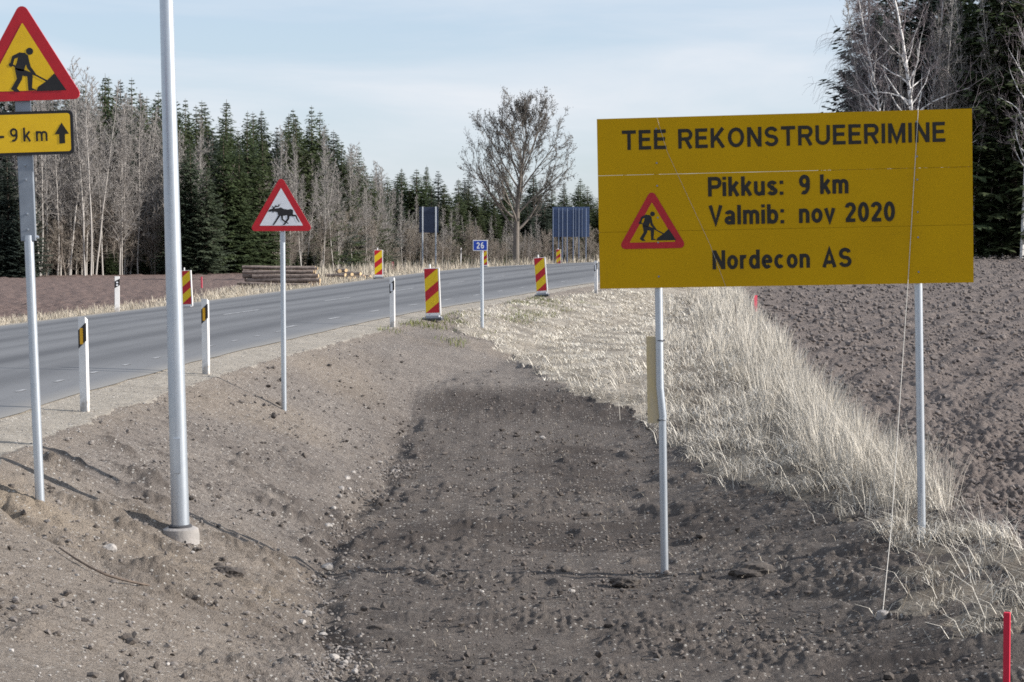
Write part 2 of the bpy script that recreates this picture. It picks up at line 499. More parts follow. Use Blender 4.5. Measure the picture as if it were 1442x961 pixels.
def ground_h(x, y):
    x = np.asarray(x, float); y = np.asarray(y, float)
    r = np.hypot(x, y); u, ul = lat(x, y)
    # right side
    D = np.interp(y, [0, 7, 13, 15, 27, 31.5, 33, 35.5, 37, 42, 60, 100, 300], [0.1, 0.3, 1.08, 1.12, 1.11, 1.06, .97, 0.66, .60, 0.55, 0.55, 0.5, 0.4])
    Wd = np.interp(y, [0, 13, 15, 18, 26, 31, 35, 38, 44, 60, 300], [3.6, 3.4, 3.15, 2.65, 2.55, 2.05, 1.65, 2.2, 2.8, 3.2, 3.4])
    t = np.clip((u - 0.85) / Wd, 0, 1)
    s = 0.9 * t + 0.1 * sstep(0, 1, t)
    top = -0.01 - 0.04 * np.clip(u / 0.85, 0, 1)
    floor = -0.05 - D
    hb = top + (floor - top) * s
    hf = np.interp(y, [-100, 0, 30, 90, 170, 300, 600], [-0.5, -0.74, -0.72, -0.48, 0.02, 0.25, 0.4])
    xf = tab(XF, y)
    q = np.clip((x - (xf - 3.0)) / 3.0, 0, 1)
    hr = floor + (hf - floor) * (0.5 * q + 0.5 * sstep(0, 1, q))
    k = 0.05
    hh = np.clip(0.5 + 0.5 * (hb - hr) / k, 0, 1)
    right = hr + (hb - hr) * hh + k * hh * (1 - hh)
    near = 1 - sstep(6, 13, y)
    right = right + (0.18 - right) * near * sstep(0.2, 1.2, u)
    # left side
    gl = np.interp(ul, [0, 0.5, 2.0, 3.6, 6], [-0.02, -0.04, -0.30, -0.22, -0.30])
    left = gl - 0.0098 * np.maximum(0, np.minimum(r, 400) - 45) * sstep(2.0, 12, ul)
    out = np.where(u > 0, right, np.where(ul > 0, left, -0.06))
    return out

def in_poly(x, y, P):
    inside = np.zeros(np.shape(x), bool)
    n = len(P)
    for i in range(n):
        x0, y0 = P[i]; x1, y1 = P[(i + 1) % n]
        if y0 == y1: continue
        c = ((y0 > y) != (y1 > y)) & (x < (x1 - x0) * (y - y0) / (y1 - y0) + x0)
        inside ^= c
    return inside

CP, SP = math.cos(PITCH), math.sin(PITCH)
def ray(px, py):
    cx, cy = (px - 721) / FPX, -(py - 480.5) / FPX
    return Vector((cx, CP + cy * SP, -SP + cy * CP))
def at_depth(px, py, d):
    v = ray(px, py); v = v * (d / v.y)
    return Vector((v.x, v.y, EYE + v.z))
_T = np.exp(np.linspace(math.log(5), math.log(420), 5000))
def at(px, py):
    """the point of the ground seen at that place of the photograph"""
    v = ray(px, py); v = v / v.y
    z = EYE + v.z * _T
    h = ground_h(v.x * _T, _T)
    i = int(np.argmax(z <= h))
    if z[i] > h[i]: i = len(_T) - 1
    return Vector((float(v.x * _T[i]), float(_T[i]), float(h[i])))
def gz(x, y): return float(ground_h(np.array([x]), np.array([y]))[0])

# dry-grass ground right of the ditch: outline on the map (x, y), metres
EDGE = [at(px, py) for px, py in ((640, 468), (690, 480), (728, 512), (775, 538), (880, 578), (935, 606), (955, 642), (1010, 680), (1150, 706), (1245, 748),
                                  (1262, 800), (1252, 862), (1330, 882), (1442, 884))]
GROOVE = [(p.x, p.y) for p in (at(*q) for q in ((-40, 684), (0, 708), (38, 738), (85, 764), (140, 780), (215, 815), (290, 850), (350, 872), (415, 895)))]
GRASS_POLY = [(p.x, p.y) for p in EDGE] + [(6.5, 12), (9, 12), (40, 160), (30, 160), (4, 75), (0.3, 58), (-1.2, 51)]

# ------------------------------------------------------------------ ground sheet
def build_ground():
    ang = np.concatenate([np.arange(-180, -40, 10), np.arange(-40, -17, 1.6), np.arange(-17, 17.001, 0.045), np.arange(18.6, 40, 1.6), np.arange(40, 181, 10)])
    rr = np.concatenate([[0.4, 1.5, 3, 4.5, 6, 7, 8], 8 * np.exp(np.arange(1, 45) * 0.0100), 12.42 * np.exp(np.arange(1, 401) * 0.0022), 30.02 * np.exp(np.arange(1, 190) * 0.0045)])
    rr = np.concatenate([rr, rr[-1] * np.exp(np.arange(1, 150) * 0.0125)])
    rr = np.concatenate([rr, rr[-1] * np.exp(np.arange(1, 11) * 0.25)])
    A, Rr = np.meshgrid(np.radians(ang), rr)
    x = np.sin(A) * Rr; y = np.cos(A) * Rr
    h = ground_h(x, y)
    u, ul = lat(x, y)
    j1 = perlin(x * 1.1, y * 1.1, 3); j2 = perlin(x * 5, y * 5, 4); j0 = perlin(x * .35, y * .35, 9)
    jx, jy = x + 0.16 * j1 + 0.06 * j2, y + 0.5 * j1 + 0.15 * j2
    xf = tab(XF, y)
    grass = in_poly(jx, jy, GRASS_POLY)
    grass &= ~((y < 21) & (perlin(x * 2.2, y * 1.9, 77) > .12))      # soil shows through near the right post
    fieldR = (x > xf + 0.12 * j1 + 0.05 * j2) & (y > 3)
    lw = np.interp(y, [0, 60, 110, 300], [2.6, 2.8, 4.5, 6])
    fieldL = (ul > lw + 0.5 * j1)
    sh_w = np.interp(y, [0, 20, 40, 48, 60, 90], [0.85, 0.78, 0.85, 0.7, 0.5, 0.35])
    shoulder = (u > -0.4) & (u < sh_w + 0.10 * j1 + 0.05 * j2) & ~grass | ((u > -.3) & (u < .3)) | ((ul > -0.3) & (ul < 0.45 + 0.1 * j1))
    road = (u < -0.3) & (ul < -0.3)
    zone = np.zeros(x.shape, int)             # 0 ditch
    zone[grass & (u > 0)] = 1
    zone[(ul > 0)] = 1
    zone[fieldR & (u > 3)] = 2
    zone[fieldL] = 3
    zone[shoulder] = 4
    zone[road] = 5
    zone[(Rr > 700)] = 1
    # relief of each kind of ground, real displacement
    def bil(s, seed, sy=1.0): return np.abs(perlin(x * s, y * s * sy, seed))
    lod = lambda wl: np.clip(wl / (Rr * 0.0028) - 0.5, 0, 1)
    d = 0.030 * perlin(x * .8, y * .8, 11)
    rough = .30 + 1.25 * sstep(-.2, .5, perlin(x * .55, y * .55, 17) + .5 * perlin(x * 1.9, y * 1.9, 27))
    crumbs = (0.035 * bil(1.7, 12) + (0.028 * bil(3.1, 13, 1.6) * lod(.25) + 0.030 * bil(7.0, 14, 1.5) * lod(.12) + 0.026 * bil(14, 18, 1.2) * lod(.07) + 0.022 * bil(27, 15) * lod(.04)) * rough + 0.16 * np.maximum(0, perlin(x * 3.6, y * 2.6, 28) * perlin(x * .9, y * .9, 29) - .12) * (.6 + bil(15, 30))) - 0.035
    toe = np.exp(-((u - np.interp(y, [0, 13, 15, 18, 26, 31, 35], [4.4, 4.2, 3.95, 3.45, 3.35, 2.85, 2.45])) / 0.35) ** 2) * (y < 33) * (y > 8)
    # lumps that slid down the bank lie in streaks across it
    su = u + 0.25 * perlin(x * .9, y * .9, 21)
    streak = (np.maximum(0, perlin(su * 1.3, y * 3.4 + 0.9 * u, 22) - 0.16) * (.5 + 1.2 * bil(7, 24))) * lod(.3) * (.25 + 1.1 * np.exp(-((y - 19) / 5.0) ** 2))
    bank = sstep(0.8, 1.2, u) * (1 - sstep(3.2, 3.8, u))
    dirt_d = d * (0.4 + 0.6 * sstep(.6, 1.6, u)) + crumbs * (0.85 + 0.25 * sstep(2.6, 3.6, u)) * sstep(.6, 1.2, u) + 0.13 * streak * bank + 0.10 * toe * np.maximum(0, perlin(x * 3.5, y * 3.5, 23)) - 0.06 * np.exp(-((u - np.interp(y, [0, 13, 15, 18, 26, 31, 35], [4.45, 4.25, 4.0, 3.5, 3.4, 2.9, 2.5]) + .12 * j1) / .16) ** 2) * (y < 33)
    # a narrow groove with a darker tone along a line on the near bank
    groove = np.full(x.shape, 9.0); msk = (Rr < 22) & (Rr > 10) & (x < 0) & (x > -6)
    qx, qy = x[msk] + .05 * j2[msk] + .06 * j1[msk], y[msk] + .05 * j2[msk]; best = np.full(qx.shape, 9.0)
    for (ax, ay), (bx, by) in zip(GROOVE[:-1], GROOVE[1:]):
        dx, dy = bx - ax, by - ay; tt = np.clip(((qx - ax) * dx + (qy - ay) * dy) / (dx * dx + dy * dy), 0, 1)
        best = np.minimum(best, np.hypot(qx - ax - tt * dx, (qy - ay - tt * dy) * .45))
    groove[msk] = best
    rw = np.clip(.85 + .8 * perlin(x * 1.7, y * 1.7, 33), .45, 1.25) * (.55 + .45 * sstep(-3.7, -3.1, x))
    dirt_d = dirt_d + rw * (-0.115 * np.exp(-(groove / .05) ** 2) + 0.035 * np.exp(-((groove - .13) / .06) ** 2))
    ruts = 0.035 * np.sin(2 * np.pi * (y * 1.15 + 0.22 * x + 0.5 * j0)) * (u > 3.2) * (y < 30) * sstep(-.1, .5, perlin(x * .5, y * .7, 31)) * lod(.8)
    dirt_d = dirt_d + ruts
    far2 = 1 + sstep(55, 160, Rr)
    plough_r = (0.06 * bil(1.1, 41) + 0.070 * bil(3.3, 42, .7) * np.maximum(lod(.3), .5) + 0.12 * bil(7.3, 43, .8) * lod(.13) + 0.085 * bil(15, 44) * lod(.06) + .03 * perlin(x * .5, y * .5, 48) - 0.11) * far2
    furrow = 0.035 * np.sin(2 * np.pi * ((x * .955 - y * .30) / 0.9 + .35 * j0)) * lod(.9) + 0.06 * perlin(x * .12, y * .05, 47)
    track = -0.14 * (np.exp(-((x - 0.19 * y - 6.2) / .35) ** 2) + np.exp(-((x - 0.19 * y - 8.0) / .35) ** 2)) * sstep(60, 90, y)
    rampf = sstep(0, .8, x - xf)
    field_d = (plough_r + furrow + track) * (.35 + .65 * rampf)
    fieldl_d = (0.16 * bil(1.2, 51) + 0.10 * bil(2.6, 52) * lod(.4) - 0.08) * sstep(lw - .2, lw + 1, ul)
    grass_d = 0.05 * perlin(x * 1.5, y * 1.5, 61) + 0.03 * bil(4, 62) * lod(.25)
    gw = sstep(.3, 1.2, u)
    grass_d = grass_d * np.where(ul > 0, sstep(.3, 1.0, ul), gw)
    sh_d = 0.008 * perlin(x * 4, y * 4, 71) + 0.006 * perlin(x * 14, y * 14, 72) * lod(.07)
    disp = np.select([zone == 0, zone == 1, zone == 2, zone == 3, zone == 4], [dirt_d, grass_d, field_d, fieldl_d, sh_d], 0.0)
    # soften the steps between zones
    for _ in range(2):
        disp[1:-1, 1:-1] = (disp[1:-1, 1:-1] * 12 + disp[:-2, 1:-1] + disp[2:, 1:-1] + disp[1:-1, :-2] + disp[1:-1, 2:]) / 16
    disp = np.where((u < 0.05) & (ul < 0.05), 0, disp)
    h = h + disp
    h = np.where((u < -.35) & (ul < -.35), -0.06, np.where((u < 0) & (ul < 0), -0.004, h))
    # soil tone: damp where the fill was fresh, darker along the groove, else sand
    damp_dark = 0.45 * np.exp(-(((x - 0.4) / 2.2) ** 2 + ((y - 34.2 - .10 * x + .4 * j1) / 1.1) ** 2))
    damp_dark += 0.60 * sstep(-.15, .45, u - .85 - np.interp(y, [0, 13, 15, 18, 26, 31, 35, 38], [3.6, 3.4, 3.15, 2.65, 2.55, 2.05, 1.65, 1.9]) + .3 * j1) * (1 - .85 * sstep(34.4, 36, y + .5 * j1))
    damp_dark += .55 * rw * np.exp(-(groove / .06) ** 2)
    damp_dark += 0.30 * toe + 0.5 * np.clip(streak * 2.2, 0, 1) * bank
    damp_dark += 0.30 * sstep(.1, .5, perlin(x * .6, y * .35, 81)) * sstep(1, 2, u)
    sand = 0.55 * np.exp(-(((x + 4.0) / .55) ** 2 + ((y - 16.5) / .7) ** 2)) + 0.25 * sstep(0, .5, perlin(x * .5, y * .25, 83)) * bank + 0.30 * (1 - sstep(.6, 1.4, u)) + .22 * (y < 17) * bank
    damp_dark = np.clip(damp_dark, 0, .9); sand = np.clip(sand, 0, .8)
    nr, nc = x.shape
    V = np.stack([x, y, h], -1).reshape(-1, 3)
    idx = np.arange(nr * nc).reshape(nr, nc)
    quads = np.stack([idx[:-1, :-1], idx[:-1, 1:], idx[1:, 1:], idx[1:, :-1]], -1).reshape(-1, 4)
    fz = zone[:-1, :-1].reshape(-1)
    names = {0: ('ditch', M['dirt']), 1: ('verge', M['thatch']), 2: ('ploughed_field', M['ploughed']), 3: ('ploughed_field', M['ploughed_far']),
             4: ('gravel_shoulder', M['gravel']), 5: ('road_bed', M['gravel'])}
    for z, (nm, mat) in names.items():
        if z == 5: continue                      # the road sheet lies there
        q = quads[fz == z]
        used, inv = np.unique(q, return_inverse=True)
        me = np_mesh(nm, V[used], quads=inv.reshape(-1, 4)[:, ::-1], mats=(mat,), smooth=True)
        if z == 1:
            strip = np.clip(.62 * sstep(2.5, 2.0, xf - x) * (x > 0) * (y < 75) + .35 * (perlin(x * 1.3, y, 87) > .1) * (x > 0), 0, .8)
            add_attr(me, 'damp_dark', strip.reshape(-1)[used])
        if z == 0:
            add_attr(me, 'damp_dark', damp_dark.reshape(-1)[used]); add_attr(me, 'sand', sand.reshape(-1)[used])
        tag(link(bpy.data.objects.new(nm, me)), kind='structure')
build_ground()

# ------------------------------------------------------------------ road
def build_road():
    ys = np.concatenate([np.arange(-60, 20, 2.0), np.arange(20, 130, 0.7), np.arange(130, 330, 3)])
    n = 36
    V = []; lane = []; dust = []
    for k in range(n + 1):
        t = k / n
        xl, xr = tab(XL, ys), tab(XR, ys)
        jit = (0.05 * perlin(ys * .9, ys * 0 + 3.3, 5)) if k in (0, n) else 0
        V.append(np.stack([xl + (xr - xl) * t + jit, ys, 0.006 + 0.10 * np.sin(np.pi * t) * 0.6 - 0.0 * ys], -1))
        w = sum(np.exp(-((t - c) / s) ** 2) * a for c, s, a in ((.13, .04, .8), (.24, .02, .35), (.34, .04, .85), (.62, .045, .85), (.72, .02, .3), (.80, .05, .75), (.48, .02, .5)))
        nz_ = 0.9 + 0.45 * perlin(ys * .06, ys * 0 + t * 9, 6)
        lane.append(w * nz_)
        dust.append(np.full(len(ys), 0.75 * max(0, (t - .955) / .045) + .6 * max(0, (.035 - t) / .035)))
    V = np.stack(V, 1)
    nr, nc = V.shape[:2]
    idx = np.arange(nr * nc).reshape(nr, nc)
    q = np.stack([idx[:-1, :-1], idx[:-1, 1:], idx[1:, 1:], idx[1:, :-1]], -1).reshape(-1, 4)
    me = np_mesh('road', V.reshape(-1, 3), quads=q, mats=(M['asphalt'],), smooth=True)
    add_attr(me, 'lane', np.clip(np.stack(lane, 1), 0, 1).ravel()); add_attr(me, 'dust', np.stack(dust, 1).ravel())
    rd = tag(link(bpy.data.objects.new('road', me)), kind='structure')
    def strip(y0, y1, t, half):
        yy = np.linspace(y0, y1, max(2, int((y1 - y0) / .8) + 2))
        xc = tab(XL, yy) + (tab(XR, yy) - tab(XL, yy)) * t
        zz = 0.006 + 0.06 * math.sin(math.pi * t) + 0.005
        b = MB()
        for i in range(len(yy) - 1):
            b.quad((xc[i] - half, yy[i], zz), (xc[i] + half, yy[i], zz), (xc[i + 1] + half, yy[i + 1], zz), (xc[i + 1] - half, yy[i + 1], zz))
        return b
    y = 46.0
    while y < 150:                                  # centre dashes
        strip(y, y + 3.0, 0.485, 0.05).build('centre_dash', M['paint'], rd)
        y += 9.0
    y = 15.0
    while y < 120:                                  # broken edge line on the near side
        strip(y, y + (0.35 if y < 40 else 1.0), 0.895 if y < 40 else .865, 0.03 if y < 40 else .05).build('edge_dash', M['paint'], rd)
        y += 1.6 if y < 40 else 4.0
build_road()

# ------------------------------------------------------------------ lettering drawn with strokes
a_ = 0.085
def st(*p): return ('L', list(p))
def ar(cx, cy, rx, ry, a0, a1): return ('L', [(cx + rx * math.cos(R(a0 + (a1 - a0) * i / 16)), cy + ry * math.sin(R(a0 + (a1 - a0) * i / 16))) for i in range(17)])
def lp(*parts):
    pts = []
    for k, p in parts: pts += p
    return ('L', pts)
STEM = st((a_, 0), (a_, 1)); ST7 = st((a_, 0), (a_, .73))
BOWL = lp(st((a_, .915), (.40, .915)), ar(.41, .70, .19, .215, 90, -90), st((.40, .485), (a_, .485)))
G = {
 'T': (.66, [st((0, .915), (.66, .915)), st((.33, 0), (.33, .915))]),
 'E': (.59, [STEM, st((0, .915), (.57, .915)), st((0, .52), (.53, .52)), st((0, .085), (.59, .085))]),
 'R': (.68, [STEM, BOWL, st((.36, .485), (.60, 0))]),
 'P': (.62, [STEM, BOWL]),
 'K': (.68, [STEM, st((.10, .32), (.585, 1)), st((.27, .55), (.61, 0))]),
 'O': (.78, [ar(.39, .5, .305, .42, 0, 360)]),
 'N': (.68, [STEM, st((.595, 0), (.595, 1)), st((.10, .97), (.58, .03))]),
 'S': (.65, [lp(ar(.325, .708, .225, .207, 15, 270), ar(.325, .293, .24, .208, 90, -165))]),
 'U': (.68, [lp(st((a_, 1), (a_, .34)), ar(.34, .34, .255, .255, 180, 360), st((.595, .34), (.595, 1)))]),
 'I': (.17, [STEM]),
 'M': (.80, [STEM, st((.715, 0), (.715, 1)), st((.10, .97), (.40, .10), (.70, .97))]),
 'A': (.72, [st((.08, 0), (.36, .93), (.64, 0)), st((.18, .27), (.54, .27))]),
 'V': (.70, [st((.07, 1), (.35, .07), (.63, 1))]),
 'i': (.17, [ST7, st((a_, .845), (a_, 1))]),
 'l': (.17, [STEM]),
 'k': (.53, [STEM, st((.11, .28), (.46, .73)), st((.24, .43), (.48, 0))]),
 'u': (.54, [lp(st((a_, .73), (a_, .27)), ar(.27, .27, .185, .195, 180, 360), st((.455, .30), (.455, .73))), st((.455, 0), (.455, .5))]),
 's': (.52, [lp(ar(.26, .53, .165, .125, 15, 270), ar(.26, .20, .18, .125, 90, -165))]),
 ':': (.17, [st((a_, 0), (a_, .17)), st((a_, .56), (a_, .73))]),
 'm': (.83, [ST7, lp(ar(.25, .48, .165, .17, 180, 0), st((.415, .48), (.415, 0))), lp(ar(.58, .48, .165, .17, 180, 0), st((.745, .48), (.745, 0)))]),
 'n': (.54, [ST7, lp(ar(.27, .46, .185, .19, 180, 0), st((.455, .46), (.455, 0)))]),
 'a': (.54, [lp(ar(.265, .50, .175, .15, 165, 0), st((.44, .5), (.44, 0))), ar(.25, .215, .165, .135, 0, 360)]),
 'b': (.57, [STEM, ar(.285, .365, .20, .285, 0, 360)]),
 'd': (.57, [st((.485, 0), (.485, 1)), ar(.285, .365, .20, .285, 0, 360)]),
 'o': (.58, [ar(.29, .365, .205, .285, 0, 360)]),
 'v': (.55, [st((.06, .73), (.275, .06), (.49, .73))]),
 'r': (.37, [ST7, ar(.28, .42, .20, .225, 180, 75)]),
 'e': (.57, [lp(st((.09, .37), (.47, .37)), ar(.285, .365, .20, .285, 5, 315))]),
 'c': (.55, [ar(.285, .365, .20, .285, 48, 312)]),
 '2': (.57, [lp(ar(.28, .705, .20, .21, 170, -35), st((.12, .13))), st((.03, .085), (.54, .085))]),
 '0': (.57, [ar(.285, .5, .20, .42, 0, 360)]),
 '9': (.57, [ar(.28, .68, .195, .235, 0, 360), ar(.245, .47, .23, .385, 25, -115)]),
 '6': (.57, [ar(.29, .32, .195, .235, 0, 360), ar(.325, .53, .23, .385, 205, 65)]),
 '-': (.34, [st((0, .38), (.34, .38))]),
}
def text_width(txt, gap):
    return sum((.30 if c == ' ' else G[c][0]) + gap for c in txt) - gap
def write(parent, mat, txt, x0, x1, zbase, cap, y, gap=.13, thick=.17):
    """the words from x0 to x1 on base line zbase, every letter a piece of its own"""
    sx = (x1 - x0) / text_width(txt, gap)
    x = 0.0; k = 0
    for ch in txt:
        if ch == ' ': x += .30 + gap; continue
        w, strokes = G[ch]
        b = MB()
        for _, pts in strokes:
            k += 1
            P = [Vector((x0 + (x + p[0]) * sx, zbase + p[1] * cap)) for p in pts]
            h = thick * cap / 2
            closed = (P[0] - P[-1]).length < 1e-5
            if closed: P = P[:-1]
            n = len(P); Lp, Rp = [], []
            for i in range(n):
                pa = P[i - 1] if (i or closed) else None
                pb = P[(i + 1) % n] if (i < n - 1 or closed) else None
                d1 = (P[i] - pa).normalized() if pa is not None and (P[i] - pa).length > 1e-7 else None
                d2 = (pb - P[i]).normalized() if pb is not None and (pb - P[i]).length > 1e-7 else None
                d1 = d1 or d2; d2 = d2 or d1
                n1 = Vector((-d1.y, d1.x)); n2 = Vector((-d2.y, d2.x)); nn = (n1 + n2)
                nn = nn.normalized() if nn.length > .2 else n1
                m = h / max(.45, nn.dot(n1))
                Lp.append(P[i] + nn * m); Rp.append(P[i] - nn * m)
            yy = y - 0.00006 * (k % 5)
            for i in range(n if closed else n - 1):
                j = (i + 1) % n
                b.quad(*[(q.x, yy, q.y) for q in (Rp[i], Rp[j], Lp[j], Lp[i])])
        b.build('letter', mat, parent)
        x += w + gap

def round_poly(pts, rad, seg=5):
    out = []
    n = len(pts)
    for i in range(n):
        p, a, c = Vector(pts[i]), Vector(pts[i - 1]), Vector(pts[(i + 1) % n])
        d1, d2 = (a - p).normalized(), (c - p).normalized()
        ang = d1.angle(d2); tl = rad / math.tan(ang / 2)
        ctr = p + (d1 + d2).normalized() * (rad / math.sin(ang / 2))
        s, e = p + d1 * tl - ctr, p + d2 * tl - ctr
        a0, a1 = math.atan2(s.y, s.x), math.atan2(e.y, e.x)
        dd = (a1 - a0 + math.pi) % (2 * math.pi) - math.pi
        out += [(ctr.x + rad * math.cos(a0 + dd * k / seg), ctr.y + rad * math.sin(a0 + dd * k / seg)) for k in range(seg + 1)]
    return out
def tri(w, z0=0.0):
    """equilateral sign outline before its corners are rounded, overall width w after rounding"""
    h = w * 0.866
    return [(-w / 2, z0), (w / 2, z0), (0, z0 + h)]
def thickline(b, pts, w0, w1, y):
    P = [Vector(p) for p in pts]; n = len(P)
    for i in range(n - 1):
        d = (P[i + 1] - P[i]).normalized(); nn = Vector((-d.y, d.x))
        wa = (w0 + (w1 - w0) * i / (n - 1)) / 2; wb = (w0 + (w1 - w0) * (i + 1) / (n - 1)) / 2
        e = d * wa * .4 if i else d * 0
        q = [P[i] - e - nn * wa, P[i + 1] - nn * wb, P[i + 1] + nn * wb, P[i] - e + nn * wa]
        yy = y - 0.00005 * (i + 1)
        b.quad(*[(p.x, yy, p.y) for p in q])
def circ(cx, cy, r, n=14): return [(cx + r * math.cos(2 * math.pi * i / n), cy + r * math.sin(2 * math.pi * i / n)) for i in range(n)]

def digger(b, w, z0, y):
    """digging worker and heap, drawn for a triangle of outer width w whose base lies at z0"""
    k = w / 650.0
    f = lambda P: [((p[0] - 120) * k, z0 + (570 - p[1]) * k) for p in P]
    polys = [circ(157, 272, 22),
             [(130, 284), (147, 297), (153, 335), (130, 354), (118, 392), (66, 384), (64, 366), (78, 338), (86, 304), (92, 280)],
             [(135, 282), (95, 277), (52, 297), (38, 342), (54, 350), (66, 314), (92, 304)],
             circ(42, 350, 13),
             [(128, 332), (152, 328), (160, 365), (190, 410), (177, 420), (138, 374)],
             [(66, 370), (120, 382), (168, 404), (170, 422), (163, 494), (192, 509), (140, 509), (137, 424), (98, 416)],
             [(64, 374), (110, 402), (105, 440), (72, 494), (92, 516), (62, 516), (36, 497), (74, 436)],
             [(188, 514), (198, 490), (222, 474), (250, 456), (270, 438), (300, 409), (368, 514)]]
    for i, P in enumerate(polys): b.flat(f(P), y - 0.00008 * (i % 4))
    thickline(b, f([(36, 342), (72, 364)]), 10 * k, 10 * k, y - .0004)
    thickline(b, f([(172, 408), (262, 460)]), 10 * k, 10 * k, y - .0005)
def moose(b, w, z0, y):
    k = w / 1465.0
    f = lambda P: [((p[0] - 262) * k, z0 + (971 - p[1]) * k) for p in P]
    body = [(-60, 470), (-15, 430), (50, 418), (200, 402), (250, 384), (330, 425), (430, 440), (500, 426), (560, 455), (550, 575), (490, 606), (420, 578), (330, 592),
            (270, 592), (215, 602), (180, 562), (170, 507), (110, 492), (78, 482), (68, 522), (46, 512), (38, 478), (0, 492), (-50, 492)]
    ant = [(40, 425), (62, 392), (20, 372), (40, 372), (20, 335), (62, 366), (84, 380), (112, 352), (100, 312), (132, 345), (150, 305), (142, 350), (186, 345), (193, 298),
           (204, 338), (258, 268), (218, 352), (205, 372), (120, 380), (90, 420)]
    b.flat(f(body), y); b.flat(f(ant), y - .0001)
    for i, (P, a, c) in enumerate((([(225, 570), (150, 690), (72, 808), (50, 812)], 50, 24), ([(278, 570), (286, 680), (350, 735), (440, 785)], 52, 22),
                    ([(440, 580), (435, 665), (340, 800), (305, 812)], 62, 24), ([(520, 585), (625, 590), (650, 665), (705, 752)], 50, 22))):
        thickline(b, f(P), a * k, c * k, y - .0002 - .0003 * i)

def tri_sign(parent, w, z0, y, inner, picto, cx=0.0):
    """rounded triangular warning sign with red border, its base line at height z0"""
    e = bpy.data.objects.new('sign_plate', None)
    rad = w * 0.055
    big = tri(w + 2 * rad * 0.73, 0)
    b = MB(); b.slab(round_poly(big, rad), y, y + 0.02)
    plate = b.build('triangle_plate', M['red'], parent, loc=(cx, 0, z0))
    bi = MB(); iw = w * 0.72
    off = w * 0.092
    bi.flat(round_poly([(p[0], p[1] + off) for p in tri(iw * 1.02, 0)], w * .006, 3), y - 0.0015)
    bi.build('centre_field', inner, plate)
    p = MB(); picto(p, w, 0, y - 0.003)
    p.build('pictogram', M['black'], plate)
    bpy.data.objects.remove(e)
    return plate

